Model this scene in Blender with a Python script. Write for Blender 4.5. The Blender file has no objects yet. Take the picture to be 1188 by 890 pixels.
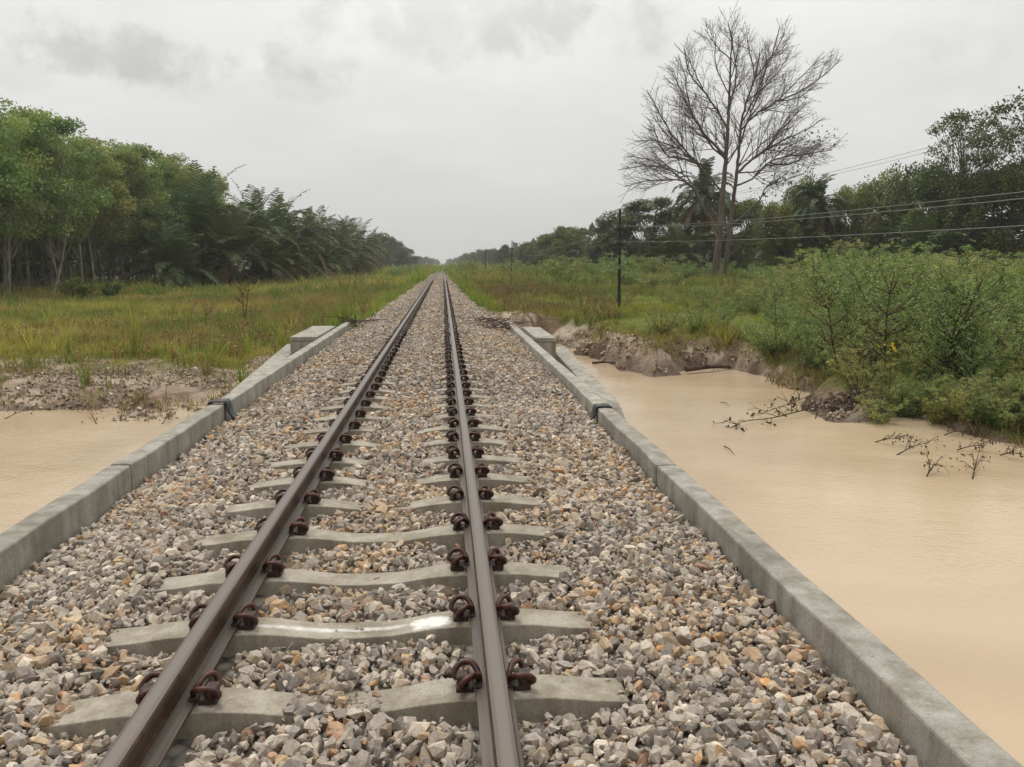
import bpy, bmesh, math, random
import numpy as np
from mathutils import Vector, Matrix

# ------------------------------------------------------------------ camera, light, exposure
SC = bpy.context.scene
COL = SC.collection
R = math.radians
FPX, W0, H0, VX, VY = 940.0, 1188.0, 890.0, 514.0, 305.0
CAMZ = 1.5                       # above the sleeper tops (z = 0)
PITCH = math.atan((H0 / 2 - VY) / FPX)
YAW = math.atan((W0 / 2 - VX) / FPX * math.cos(PITCH))
cd = bpy.data.cameras.new('camera'); cam = bpy.data.objects.new('camera', cd); COL.objects.link(cam)
cam.location = (0, 0, CAMZ); cam.rotation_euler = (R(90) - PITCH, 0, -YAW)
cd.sensor_width = 36; cd.lens = FPX / W0 * 36; cd.clip_start = 0.05; cd.clip_end = 8000
SC.camera = cam
SC.view_settings.view_transform = 'Standard'; SC.view_settings.look = 'None'
SC.view_settings.exposure = 0.0; SC.view_settings.gamma = 1
SC.render.engine = 'CYCLES'
SC.cycles.max_bounces = 6; SC.cycles.diffuse_bounces = 3; SC.cycles.glossy_bounces = 2
SC.cycles.transmission_bounces = 3; SC.cycles.volume_bounces = 1; SC.cycles.transparent_max_bounces = 4
try:
    SC.cycles.use_denoising = True; SC.cycles.denoiser = 'OPENIMAGEDENOISE'
except Exception:
    pass

CM = cam.rotation_euler.to_matrix()
def ray(px, py):
    return (CM @ Vector(((px - W0 / 2) / FPX, (H0 / 2 - py) / FPX, -1))).normalized()
def on(px, py, z):               # where the view through a pixel meets height z
    d = ray(px, py); t = (z - CAMZ) / d.z
    return Vector((d.x * t, d.y * t, z))
def at(px, py, Y):               # the point at distance Y along the track
    d = ray(px, py); t = Y / d.y
    return Vector((d.x * t, Y, CAMZ + d.z * t))

SUN_EL, SUN_AZ = R(66), R(-25)   # azimuth measured from +Y towards +X
sd = bpy.data.lights.new('sun', 'SUN'); sun = bpy.data.objects.new('sun', sd); COL.objects.link(sun)
sd.energy = 1.35; sd.angle = R(22); sd.color = (1.0, 0.96, 0.9)
sdir = Vector((math.sin(SUN_AZ) * math.cos(SUN_EL), math.cos(SUN_AZ) * math.cos(SUN_EL), math.sin(SUN_EL)))
sun.rotation_euler = sdir.to_track_quat('Z', 'Y').to_euler(); sun.location = sdir * 60

world = bpy.data.worlds.new('World'); SC.world = world; world.use_nodes = True
nt = world.node_tree; N = nt.nodes; L = nt.links; N.clear()
def nn(tree, t, **kw):
    n = tree.nodes.new(t)
    for k, v in kw.items(): setattr(n, k, v)
    return n
out = nn(nt, 'ShaderNodeOutputWorld'); bg = nn(nt, 'ShaderNodeBackground')
bg.inputs['Strength'].default_value = 0.1
sky = nn(nt, 'ShaderNodeTexSky', sky_type='NISHITA'); sky.sun_disc = False
sky.sun_elevation = SUN_EL; sky.sun_rotation = SUN_AZ; sky.dust_density = 4
tc = nn(nt, 'ShaderNodeTexCoord'); sep = nn(nt, 'ShaderNodeSeparateXYZ'); L.new(tc.outputs['Generated'], sep.inputs[0])
def wmath(op, a, b=None, c=None, clamp=False):
    n = nn(nt, 'ShaderNodeMath', operation=op); n.use_clamp = clamp
    for i, v in enumerate((a, b, c)):
        if v is None: continue
        if isinstance(v, (int, float)): n.inputs[i].default_value = v
        else: L.new(v, n.inputs[i])
    return n.outputs[0]
zz = wmath('MAXIMUM', sep.outputs['Z'], 0.0)
zp = wmath('ADD', zz, 0.16)
cx = wmath('DIVIDE', sep.outputs['X'], zp); cy = wmath('DIVIDE', sep.outputs['Y'], zp)
cmb = nn(nt, 'ShaderNodeCombineXYZ'); L.new(cx, cmb.inputs[0]); L.new(cy, cmb.inputs[1])
def wnoise(scale, detail, rough=0.5, vec=None):
    n = nn(nt, 'ShaderNodeTexNoise'); n.inputs['Scale'].default_value = scale; n.inputs['Detail'].default_value = detail
    n.inputs['Roughness'].default_value = rough; L.new(vec or cmb.outputs[0], n.inputs['Vector']); return n.outputs['Fac']
n1 = wnoise(0.75, 5, 0.55); n2 = wnoise(2.2, 5, 0.5)
cl = wmath('ADD', wmath('MULTIPLY', wmath('SUBTRACT', n1, 0.5), 0.5), wmath('MULTIPLY', wmath('SUBTRACT', n2, 0.5), 0.22))
cl = wmath('MULTIPLY', cl, wmath('MULTIPLY', zz, 3.2, clamp=True))
# small grey cloud banks lying in the overcast
def blob(px, py, sx, sy, amount):
    global cl
    d = ray(px, py)
    rgt = ray(px + 10, py) - d; rgt.normalize(); up = ray(px, py - 10) - d; up.normalize()
    dn = nn(nt, 'ShaderNodeVectorMath', operation='SUBTRACT'); L.new(tc.outputs['Generated'], dn.inputs[0]); dn.inputs[1].default_value = d
    a = nn(nt, 'ShaderNodeVectorMath', operation='DOT_PRODUCT'); L.new(dn.outputs[0], a.inputs[0]); a.inputs[1].default_value = rgt / sx
    b = nn(nt, 'ShaderNodeVectorMath', operation='DOT_PRODUCT'); L.new(dn.outputs[0], b.inputs[0]); b.inputs[1].default_value = up / sy
    r2 = wmath('ADD', wmath('MULTIPLY', a.outputs['Value'], a.outputs['Value']), wmath('MULTIPLY', b.outputs['Value'], b.outputs['Value']))
    nz = wnoise(19, 7, 0.6, tc.outputs['Generated'])
    r2 = wmath('ADD', r2, wmath('MULTIPLY', wmath('SUBTRACT', nz, 0.5), 6.5))
    m = nn(nt, 'ShaderNodeMapRange', interpolation_type='SMOOTHSTEP'); L.new(r2, m.inputs[0])
    m.inputs[1].default_value = 1.6; m.inputs[2].default_value = -0.4; m.inputs[3].default_value = 0; m.inputs[4].default_value = amount
    cl = wmath('SUBTRACT', cl, m.outputs[0])
blob(135, 58, .105, .028, .20); blob(365, 72, .05, .020, .12); blob(345, 98, .06, .018, .08); blob(520, 20, .17, .045, .13); blob(680, 35, .10, .03, .07); blob(1150, 30, .09, .03, .05)
blob(10, 80, .035, .022, .04); blob(230, 95, .08, .015, .02)
lift = nn(nt, 'ShaderNodeMapRange'); L.new(zz, lift.inputs[0])
lift.inputs[1].default_value = 0; lift.inputs[2].default_value = 0.9; lift.inputs[3].default_value = 0.62; lift.inputs[4].default_value = 1.62
val = wmath('ADD', lift.outputs[0], cl)
back = nn(nt, 'ShaderNodeMapRange', interpolation_type='SMOOTHSTEP'); L.new(sep.outputs['Y'], back.inputs[0])   # sky dimmed behind the viewer, standing in for shade from the unbuilt train
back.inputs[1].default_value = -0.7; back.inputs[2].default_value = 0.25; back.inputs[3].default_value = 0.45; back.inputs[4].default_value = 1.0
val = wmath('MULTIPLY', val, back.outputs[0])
grey = nn(nt, 'ShaderNodeCombineXYZ')
L.new(wmath('MULTIPLY', val, 9.9), grey.inputs[0]); L.new(wmath('MULTIPLY', val, 9.85), grey.inputs[1]); L.new(wmath('MULTIPLY', val, 9.65), grey.inputs[2])
mixw = nn(nt, 'ShaderNodeMixRGB'); mixw.inputs[0].default_value = 0.96
L.new(sky.outputs[0], mixw.inputs[1]); L.new(grey.outputs[0], mixw.inputs[2])
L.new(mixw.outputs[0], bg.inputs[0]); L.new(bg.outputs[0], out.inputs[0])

# ------------------------------------------------------------------ helpers
rng = np.random.default_rng(7); random.seed(7)

class TB:                                    # collects polygons of one mesh
    def __init__(s): s.V = []; s.Lp = []; s.S = []; s.C = []; s.n = 0
    def add(s, V, F, col=(1, 1, 1)):
        V = np.asarray(V, dtype=np.float32).reshape(-1, 3); F = np.asarray(F, dtype=np.int32)
        s.V.append(V); s.Lp.append((F + s.n).ravel()); s.S.append(np.full(len(F), F.shape[1], np.int32))
        c = np.asarray(col, dtype=np.float32)
        s.C.append(np.broadcast_to(c, (len(V), 3)) if c.ndim == 1 else c)
        s.n += len(V)
    def build(s, name, mat, parent=None, smooth=False, mods=None):
        me = bpy.data.meshes.new(name)
        V = np.concatenate(s.V); Lp = np.concatenate(s.Lp); S = np.concatenate(s.S); C = np.concatenate(s.C)
        me.vertices.add(len(V)); me.vertices.foreach_set('co', V.ravel())
        me.loops.add(len(Lp)); me.loops.foreach_set('vertex_index', Lp)
        me.polygons.add(len(S)); st = np.zeros(len(S), np.int32); st[1:] = np.cumsum(S)[:-1]
        me.polygons.foreach_set('loop_start', st)
        try: me.polygons.foreach_set('loop_total', S)
        except Exception: pass
        me.polygons.foreach_set('use_smooth', np.full(len(S), smooth, bool))
        a = me.color_attributes.new('Col', 'FLOAT_COLOR', 'POINT')
        c4 = np.ones((len(V), 4), np.float32); c4[:, :3] = C; a.data.foreach_set('color', c4.ravel())
        me.update(calc_edges=True); me.validate()
        me.materials.append(mat)
        o = bpy.data.objects.new(name, me); COL.objects.link(o)
        if parent: o.parent = parent
        return o

def tag(o, label=None, cat=None, group=None, kind=None):
    if label: o['label'] = label
    if cat: o['category'] = cat
    if group: o['group'] = group
    if kind: o['kind'] = kind
    return o
def empty(name, loc, rz=0):
    o = bpy.data.objects.new(name, None); COL.objects.link(o); o.location = loc; o.rotation_euler = (0, 0, rz)
    o.empty_display_size = 0.3; return o
def kids(o): return [c for c in bpy.data.objects if c.parent == o]
def copy_tree(o, parent=None, ch=None):
    c = o.copy(); COL.objects.link(c)
    if parent: c.parent = parent
    for k in (KIDS.get(o.name) or KIDS.setdefault(o.name, kids(o))): copy_tree(k, c)
    return c
KIDS = {}

def box(tb, x0, x1, y0, y1, z0, z1, col=(1, 1, 1)):
    V = [(x, y, z) for z in (z0, z1) for y in (y0, y1) for x in (x0, x1)]
    tb.add(V, [(0, 2, 3, 1), (4, 5, 7, 6), (0, 1, 5, 4), (2, 6, 7, 3), (0, 4, 6, 2), (1, 3, 7, 5)], col)

def tube(tb, P, Rd, sides=6, col=(1, 1, 1), cap=True):
    P = np.asarray(P, float); n = len(P)
    Rd = np.broadcast_to(np.asarray(Rd, float), (n,))
    T = np.gradient(P, axis=0); T /= np.linalg.norm(T, axis=1, keepdims=True) + 1e-9
    ref = np.array([0, 0, 1.0]) if abs(T[:, 2]).mean() < .8 else np.array([1.0, 0, 0])
    A = np.cross(T, ref); A /= np.linalg.norm(A, axis=1, keepdims=True) + 1e-9; B = np.cross(T, A)
    th = np.linspace(0, 2 * np.pi, sides, endpoint=False)
    V = P[:, None, :] + Rd[:, None, None] * (np.cos(th)[None, :, None] * A[:, None, :] + np.sin(th)[None, :, None] * B[:, None, :])
    i = np.arange(n - 1)[:, None] * sides; j = np.arange(sides)[None, :]; k = (j + 1) % sides
    F = np.stack([i + j, i + sides + j, i + sides + k, i + k], -1).reshape(-1, 4)
    tb.add(V.reshape(-1, 3), F, col)
    if cap and sides > 3:
        tb.add(V[0], [list(range(sides))], col); tb.add(V[-1], [list(range(sides))[::-1]], col)

def smooth_path(P, k=4):                     # Catmull-Rom
    P = np.asarray(P, float); Q = np.vstack([2 * P[0] - P[1], P, 2 * P[-1] - P[-2]]); o = []
    for i in range(1, len(Q) - 2):
        for t in np.linspace(0, 1, k, endpoint=False):
            a, b, c, d = Q[i - 1], Q[i], Q[i + 1], Q[i + 2]
            o.append(.5 * ((2 * b) + (-a + c) * t + (2 * a - 5 * b + 4 * c - d) * t * t + (-a + 3 * b - 3 * c + d) * t ** 3))
    o.append(P[-1]); return np.array(o)

def unit(a): return a / (np.linalg.norm(a, axis=-1, keepdims=True) + 1e-9)
def leafs(tb, C, Ln, Wd, col, up=.6, dirs=None, r=rng, droop=0.0):
    C = np.asarray(C, float); n = len(C)
    if n == 0: return
    nrm = r.normal(size=(n, 3)) * (1 - up) + np.array([0, 0, up]); nrm = unit(nrm)
    t = r.normal(size=(n, 3)) if dirs is None else np.asarray(dirs) + r.normal(size=(n, 3)) * .15
    t[:, 2] -= droop
    t = unit(t - nrm * (t * nrm).sum(1, keepdims=True)); b = np.cross(nrm, t)
    s = r.uniform(.65, 1.3, (n, 1)); Lh = Ln * s; Wh = Wd * s / 2
    V = np.stack([C, C + t * Lh * .45 + b * Wh, C + t * Lh, C + t * Lh * .45 - b * Wh], 1)
    V[:, 2, 2] -= droop * Lh[:, 0] * .3
    F = np.arange(n * 4).reshape(n, 4)
    col = np.asarray(col, float)
    if col.ndim == 1: col = np.broadcast_to(col, (n, 3))
    col = col * r.uniform(.75, 1.25, (n, 1))
    tb.add(V.reshape(-1, 3), F, np.repeat(col, 4, 0))

_lat = np.random.default_rng(3).random((256, 256))
def vn(x, y, s, seed=0):                     # value noise 0..1
    x = np.asarray(x, float) / s + seed * 17.3 + 1000; y = np.asarray(y, float) / s + seed * 9.7 + 1000
    xi = np.floor(x).astype(int); yi = np.floor(y).astype(int); fx = x - xi; fy = y - yi
    fx = fx * fx * (3 - 2 * fx); fy = fy * fy * (3 - 2 * fy)
    g = lambda a, b: _lat[a % 256, b % 256]
    return (g(xi, yi) * (1 - fx) + g(xi + 1, yi) * fx) * (1 - fy) + (g(xi, yi + 1) * (1 - fx) + g(xi + 1, yi + 1) * fx) * fy
def fbm(x, y, s, seed=0): return (vn(x, y, s, seed) * .55 + vn(x, y, s / 2.1, seed + 1) * .28 + vn(x, y, s / 4.3, seed + 2) * .17)
def ss(v, a, b): t = np.clip((np.asarray(v, float) - a) / (b - a), 0, 1); return t * t * (3 - 2 * t)

# ------------------------------------------------------------------ materials
def mat(name, rough=.8, spec=.3):
    m = bpy.data.materials.new(name); m.use_nodes = True; t = m.node_tree
    b = t.nodes['Principled BSDF']; b.inputs['Roughness'].default_value = rough
    b.inputs['Specular IOR Level'].default_value = spec
    return m, t, b
def noise(t, scale, detail=4, rough=.55, vec=None, dist=0):
    n = nn(t, 'ShaderNodeTexNoise'); n.inputs['Scale'].default_value = scale; n.inputs['Detail'].default_value = detail
    n.inputs['Roughness'].default_value = rough; n.inputs['Distortion'].default_value = dist
    if vec: t.links.new(vec, n.inputs['Vector'])
    return n.outputs['Fac']
def ramp(t, fac, stops):
    r = nn(t, 'ShaderNodeValToRGB'); e = r.color_ramp.elements
    while len(e) < len(stops): e.new(.5)
    for el, (p, c) in zip(e, stops): el.position = p; el.color = (*c, 1)
    t.links.new(fac, r.inputs[0]); return r.outputs[0]
def bump(t, b, h, strength=.4, dist=.02):
    n = nn(t, 'ShaderNodeBump'); n.inputs['Strength'].default_value = strength; n.inputs['Distance'].default_value = dist
    t.links.new(h, n.inputs['Height']); t.links.new(n.outputs[0], b.inputs['Normal'])
def mul(t, a, b, f=1.0, mode='MULTIPLY'):
    n = nn(t, 'ShaderNodeMixRGB', blend_type=mode); n.inputs[0].default_value = f
    for i, v in ((1, a), (2, b)):
        if isinstance(v, tuple): n.inputs[i].default_value = (*v, 1)
        else: t.links.new(v, n.inputs[i])
    return n.outputs[0]
def mixf(t, f, a, b):
    n = nn(t, 'ShaderNodeMixRGB'); t.links.new(f, n.inputs[0])
    for i, v in ((1, a), (2, b)):
        if isinstance(v, tuple): n.inputs[i].default_value = (*v, 1)
        else: t.links.new(v, n.inputs[i])
    return n.outputs[0]
def objco(t): return nn(t, 'ShaderNodeTexCoord').outputs['Object']
def attr(t): n = nn(t, 'ShaderNodeVertexColor'); n.layer_name = 'Col'; return n.outputs[0]

def m_leaf(name, tint=(1.14, .99, 1.08), trans=.25, rough=.55, spec=.25):
    m, t, b = mat(name, rough, spec)
    oi = nn(t, 'ShaderNodeObjectInfo')
    v = nn(t, 'ShaderNodeMapRange'); t.links.new(oi.outputs['Random'], v.inputs[0]); v.inputs[3].default_value = .8; v.inputs[4].default_value = 1.2
    cm = nn(t, 'ShaderNodeCombineXYZ'); t.links.new(v.outputs[0], cm.inputs[0]); cm.inputs[1].default_value = 1; cm.inputs[2].default_value = 1
    c = mul(t, mul(t, attr(t), cm.outputs[0]), tint); t.links.new(c, b.inputs['Base Color'])
    tr = nn(t, 'ShaderNodeBsdfTranslucent'); t.links.new(mul(t, c, (1.3, 1.5, .7)), tr.inputs[0])
    mx = nn(t, 'ShaderNodeMixShader'); mx.inputs[0].default_value = trans
    t.links.new(b.outputs[0], mx.inputs[1]); t.links.new(tr.outputs[0], mx.inputs[2])
    t.links.new(mx.outputs[0], t.nodes['Material Output'].inputs[0]); return m
M = {}
M['leaf'] = m_leaf('foliage')
M['grass'] = m_leaf('grass_blades', (1, 1, 1), trans=.3, rough=.6)
M['palm'] = m_leaf('palm_fronds', trans=.15, rough=.45, spec=.35)

def m_concrete(name, a, b_, stain=(.16, .15, .12), sscale=1.1):
    m, t, b = mat(name, .85, .25); co = objco(t)
    oi = nn(t, 'ShaderNodeObjectInfo'); off = nn(t, 'ShaderNodeVectorMath', operation='MULTIPLY_ADD')
    cx3 = nn(t, 'ShaderNodeCombineXYZ')
    for q in range(3): t.links.new(oi.outputs['Random'], cx3.inputs[q])
    t.links.new(cx3.outputs[0], off.inputs[0]); off.inputs[1].default_value = (37, 19, 23); t.links.new(co, off.inputs[2]); co = off.outputs[0]
    c = ramp(t, noise(t, 6, 8, .65, co), [(.3, a), (.7, b_)])
    c = mixf(t, ramp(t, noise(t, sscale, 6, .65, co, .6), [(.5, (0, 0, 0)), (.72, (.75, .75, .75))]), c, stain)
    sm = nn(t, 'ShaderNodeMapping'); sm.inputs['Scale'].default_value = (7, 7, .6); t.links.new(co, sm.inputs[0])
    c = mul(t, c, ramp(t, noise(t, 1.0, 5, .65, sm.outputs[0]), [(.38, (.72, .70, .64)), (.58, (1.04, 1.04, 1.04))]))
    c = mixf(t, ramp(t, noise(t, 2.3, 7, .7, co), [(.58, (0, 0, 0)), (.80, (.5, .5, .5))]), c, (.17, .16, .12))
    c = mixf(t, ramp(t, noise(t, 17, 4, .7, co), [(.66, (0, 0, 0)), (.72, (.7, .7, .7))]), c, (.12, .10, .08))
    c = mul(t, c, ramp(t, noise(t, 90, 3, .6, co), [(.25, (.78, .78, .78)), (.6, (1.06, 1.06, 1.06))]))
    t.links.new(c, b.inputs['Base Color']); bump(t, b, noise(t, 60, 6, .7, co), .5, .006); return m, t, b
M['kerb'] = m_concrete('weathered_concrete', (.28, .262, .222), (.41, .388, .338), (.18, .162, .128), 1.6)[0]
M['block'] = m_concrete('pale_concrete', (.33, .312, .268), (.47, .445, .385), (.21, .192, .15), 1.4)[0]
M['sleeper'] = m_concrete('sleeper_concrete', (.33, .295, .235), (.44, .398, .325), (.25, .218, .165), 2.5)[0]
mm, t, b = m_concrete('sleeper_concrete_painted', (.33, .295, .235), (.44, .398, .325), (.25, .218, .165), 2.5); M['sleeper_white'] = mm
src = b.inputs['Base Color'].links[0].from_socket
sx = nn(t, 'ShaderNodeSeparateXYZ'); co = objco(t); t.links.new(co, sx.inputs[0])
def tmath(t, op, a, b=None, clamp=False):
    n = nn(t, 'ShaderNodeMath', operation=op); n.use_clamp = clamp
    for i, v in enumerate((a, b)):
        if v is None: continue
        if isinstance(v, (int, float)): n.inputs[i].default_value = v
        else: t.links.new(v, n.inputs[i])
    return n.outputs[0]
nz = noise(t, 14, 4, .6, co)
def band(x0, x1, y0, y1, amp):
    ex = tmath(t, 'DIVIDE', tmath(t, 'SUBTRACT', sx.outputs[0], (x0 + x1) / 2), (x1 - x0) / 2)
    ey = tmath(t, 'DIVIDE', tmath(t, 'SUBTRACT', sx.outputs[1], (y0 + y1) / 2), (y1 - y0) / 2)
    r2 = tmath(t, 'ADD', tmath(t, 'POWER', tmath(t, 'ABSOLUTE', ex), 4), tmath(t, 'MULTIPLY', ey, ey))
    r2 = tmath(t, 'ADD', r2, tmath(t, 'MULTIPLY', tmath(t, 'SUBTRACT', nz, .5), 3.2))
    return tmath(t, 'MULTIPLY', tmath(t, 'SUBTRACT', 1.1, r2), amp, True)
f = tmath(t, 'MAXIMUM', band(.22, .41, -.07, .05, 1.3), band(-.42, .26, -.022, .022, .6))
t.links.new(mixf(t, f, src, (.78, .77, .72)), b.inputs['Base Color'])

m, t, b = mat('rusty_rail_steel', .42, .5); co = objco(t); M['rail'] = m     # colour by own shape: worn head, rusty web
geo = nn(t, 'ShaderNodeNewGeometry'); sn = nn(t, 'ShaderNodeSeparateXYZ'); t.links.new(geo.outputs['Normal'], sn.inputs[0])
st = nn(t, 'ShaderNodeMapping'); st.inputs['Scale'].default_value = (30, .5, 30); t.links.new(co, st.inputs[0])
worn = ramp(t, noise(t, 3, 4, .6, st.outputs[0]), [(.3, (.085, .068, .055)), (.7, (.16, .13, .105))])
rust = ramp(t, noise(t, 25, 6, .65, co), [(.3, (.035, .020, .013)), (.7, (.105, .058, .035))])
sz = nn(t, 'ShaderNodeSeparateXYZ'); t.links.new(co, sz.inputs[0])
f = tmath(t, 'MULTIPLY', tmath(t, 'GREATER_THAN', sn.outputs[2], .6), 1.0)
runband = tmath(t, 'SUBTRACT', 1.0, tmath(t, 'MULTIPLY', tmath(t, 'ABSOLUTE', sz.outputs[0]), 44.0), True)
worn = mixf(t, tmath(t, 'MULTIPLY', tmath(t, 'MULTIPLY', runband, 2.0, True), tmath(t, 'GREATER_THAN', sz.outputs[2], .14)), worn, (.165, .138, .115))
t.links.new(mixf(t, f, rust, worn), b.inputs['Base Color']); b.inputs['Metallic'].default_value = .35
bump(t, b, noise(t, 120, 4, .6, co), .15, .003)

m, t, b = mat('dark_red_clip_steel', .5, .45); co = objco(t); M['clip'] = m
t.links.new(ramp(t, noise(t, 40, 5, .6, co), [(.35, (.028, .012, .009)), (.62, (.11, .035, .022)), (.8, (.17, .08, .045))]), b.inputs['Base Color'])
m, t, b = mat('cast_iron_shoulder', .7, .3); co = objco(t); M['iron'] = m
t.links.new(ramp(t, noise(t, 50, 5, .6, co), [(.3, (.03, .022, .02)), (.7, (.10, .075, .06))]), b.inputs['Base Color'])
m, t, b = mat('black_rubber', .5, .4); M['rubber'] = m; co = objco(t)
t.links.new(ramp(t, noise(t, 20, 5, .6, co), [(.3, (.012, .012, .013)), (.75, (.06, .06, .06))]), b.inputs['Base Color'])

m, t, b = mat('crushed_stone', .82, .3); co = objco(t); M['stone'] = m
c = mul(t, attr(t), ramp(t, noise(t, 70, 4, .7, co), [(.25, (.62, .62, .62)), (.65, (1.12, 1.1, 1.08))]))
t.links.new(c, b.inputs['Base Color']); bump(t, b, noise(t, 160, 4, .7, co), .5, .004)

m, t, b = mat('ballast_ground', .9, .2); co = objco(t); M['bed'] = m
vo = nn(t, 'ShaderNodeTexVoronoi'); vo.inputs['Scale'].default_value = 16; t.links.new(co, vo.inputs['Vector'])
hs = nn(t, 'ShaderNodeSeparateColor'); t.links.new(vo.outputs['Color'], hs.inputs[0])
c = ramp(t, hs.outputs[0], [(.0, (.12, .11, .10)), (.4, (.28, .25, .22)), (.8, (.36, .33, .29)), (1, (.42, .30, .2))])
e = ramp(t, vo.outputs['Distance'], [(.3, (1, 1, 1)), (.75, (.35, .33, .3))])
t.links.new(mul(t, c, e), b.inputs['Base Color']); bump(t, b, vo.outputs['Distance'], 1, -.03)

m, t, b = mat('soil', .9, .2); co = objco(t); M['soil'] = m
c = mul(t, attr(t), ramp(t, noise(t, 3.5, 8, .7, co), [(.3, (.62, .6, .58)), (.7, (1.2, 1.2, 1.2))]))
c = mul(t, c, ramp(t, noise(t, 25, 5, .7, co), [(.3, (.72, .72, .72)), (.65, (1.12, 1.12, 1.12))]))
t.links.new(c, b.inputs['Base Color']); bump(t, b, noise(t, 7, 10, .72, co), .9, .12)

m, t, b = mat('muddy_water', .07, .5); co = objco(t); M['water'] = m
b.inputs['IOR'].default_value = 1.33
c = ramp(t, noise(t, .16, 4, .5, co, 1.2), [(.35, (.455, .34, .215)), (.62, (.565, .435, .29))])
t.links.new(c, b.inputs['Base Color'])
mp = nn(t, 'ShaderNodeMapping'); mp.inputs['Scale'].default_value = (1.0, 1.4, 1); mp.inputs['Rotation'].default_value = (0, 0, R(20)); t.links.new(co, mp.inputs[0])
h = tmath(t, 'ADD', tmath(t, 'MULTIPLY', noise(t, 13, 3, .55, mp.outputs[0], .5), .7), tmath(t, 'MULTIPLY', noise(t, .9, 3, .5, mp.outputs[0]), 1.6))
bump(t, b, h, .35, .02)

def m_bark(name, a, b_, sc=6):
    m, t, b = mat(name, .9, .15); co = objco(t)
    mp = nn(t, 'ShaderNodeMapping'); mp.inputs['Scale'].default_value = (1, 1, .3); t.links.new(co, mp.inputs[0])
    t.links.new(ramp(t, noise(t, sc, 6, .7, mp.outputs[0]), [(.3, a), (.7, b_)]), b.inputs['Base Color'])
    bump(t, b, noise(t, sc * 4, 5, .7, mp.outputs[0]), .6, .03); return m
M['bark'] = m_bark('grey_brown_bark', (.07, .055, .04), (.16, .13, .10))
M['bark_pale'] = m_bark('pale_lichen_bark', (.17, .155, .12), (.46, .43, .35), 3)
M['bark_bare'] = m_bark('reddish_bare_bark', (.095, .072, .055), (.235, .188, .148), 2)
M['twig'] = m_bark('dead_twig_bark', (.05, .035, .025), (.13, .09, .065), 8)
m, t, b = mat('black_pole_paint', .6, .3); M['pole'] = m; co = objco(t)
t.links.new(ramp(t, noise(t, 9, 5, .6, co), [(.3, (.012, .012, .012)), (.75, (.05, .045, .04))]), b.inputs['Base Color'])
m, t, b = mat('worn_white_paint', .7, .3); M['white'] = m; co = objco(t)
t.links.new(ramp(t, noise(t, 12, 5, .7, co), [(.46, (.05, .05, .045)), (.58, (.42, .42, .39))]), b.inputs['Base Color'])
m, t, b = mat('porcelain', .3, .5); M['insul'] = m; b.inputs['Base Color'].default_value = (.35, .33, .3, 1)
m, t, b = mat('wire_metal', .7, .3); M['wire'] = m; b.inputs['Base Color'].default_value = (.16, .16, .15, 1)

# ------------------------------------------------------------------ track layout
RL, RR = -.925, .16; TC = (RL + RR) / 2
KR, KL, KZ = 1.53, -2.275, .043              # inner kerb faces, kerb top
SP, S0 = .585, 2.70                          # sleeper spacing and centre of the first sleeper
ENDY = 20.5
WZ = -1.2                                    # water level

def sleeper_top(xc):
    a = np.abs(xc); return np.where(a < .42, -.036 * (1 - ss(a, .08, .42)), -.03 * ss(a, .68, 1.02))
def edgeR(y): return np.interp(y, [0, 20, 24, 28, 40, 50, 108, 400, 3000], [1.5, 1.6, 1.5, 1.15, .95, .75, .6, .55, .55])
def edgeL(y): return np.interp(y, [0, 20, 24, 61, 140, 400, 3000], [-2.2, -2.3, -2.15, -1.75, -1.5, -1.4, -1.4])
def bed_z(x, y):
    x = np.asarray(x, float); y = np.asarray(y, float); xc = x - TC; a = np.abs(xc)
    z = np.full(np.broadcast(x, y).shape, -.058) + np.interp(y, [0, 2.85, 3.05, 4.75, 5.0, 9], [.036, .036, 0, 0, .028, .028]) * np.exp(-(xc / .2) ** 2)
    near = ss(a, .85, 1.05) * .03
    rr = ss(xc, 1.1, 1.9) * -.07; ll = ss(-xc, 1.05, 1.9) * -.125
    z = z + near + np.where(xc > 0, rr, ll)
    z = z + ss(y, 4.2, 9) * (.016 + .03 * (vn(x, y, .8, 7) - .35)) * (1 - .5 * np.exp(-((a - .54) / .18) ** 2))
    z = z + .03 * ss(y, 7, 15) * (vn(x, y, 2.4, 5) + .35) * .9 + (fbm(x, y, .5, 2) - .5) * .04
    return z

# ballast bed sheet
ys = np.concatenate([np.arange(-4, 20, .1), np.arange(20, 60, .4), np.array([70, 90, 120, 160, 220, 300, 450, 700, 1100, 1800, 3000])])
us = np.linspace(0, 1, 46)
Yg, U = np.meshgrid(ys, us, indexing='ij')
lo = np.where(Yg < ENDY, KL - .02, edgeL(Yg) - .35); hi = np.where(Yg < ENDY, KR + .02, edgeR(Yg) + .35)
Xg = lo + (hi - lo) * U
Zg = bed_z(Xg, Yg) - .022
rim = np.minimum(U, 1 - U); Zg -= np.where(Yg > ENDY, .3 * (1 - ss(rim, 0, .12)), 0)
tb = TB(); nx = len(us); i = np.arange(len(ys) - 1)[:, None] * nx; j = np.arange(nx - 1)[None, :]
tb.add(np.stack([Xg, Yg, Zg], -1).reshape(-1, 3), np.stack([i + j, i + j + 1, i + nx + j + 1, i + nx + j], -1).reshape(-1, 4))
tag(tb.build('ballast_bed', M['bed'], smooth=True), 'grey crushed stone track bed', kind='structure')

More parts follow.
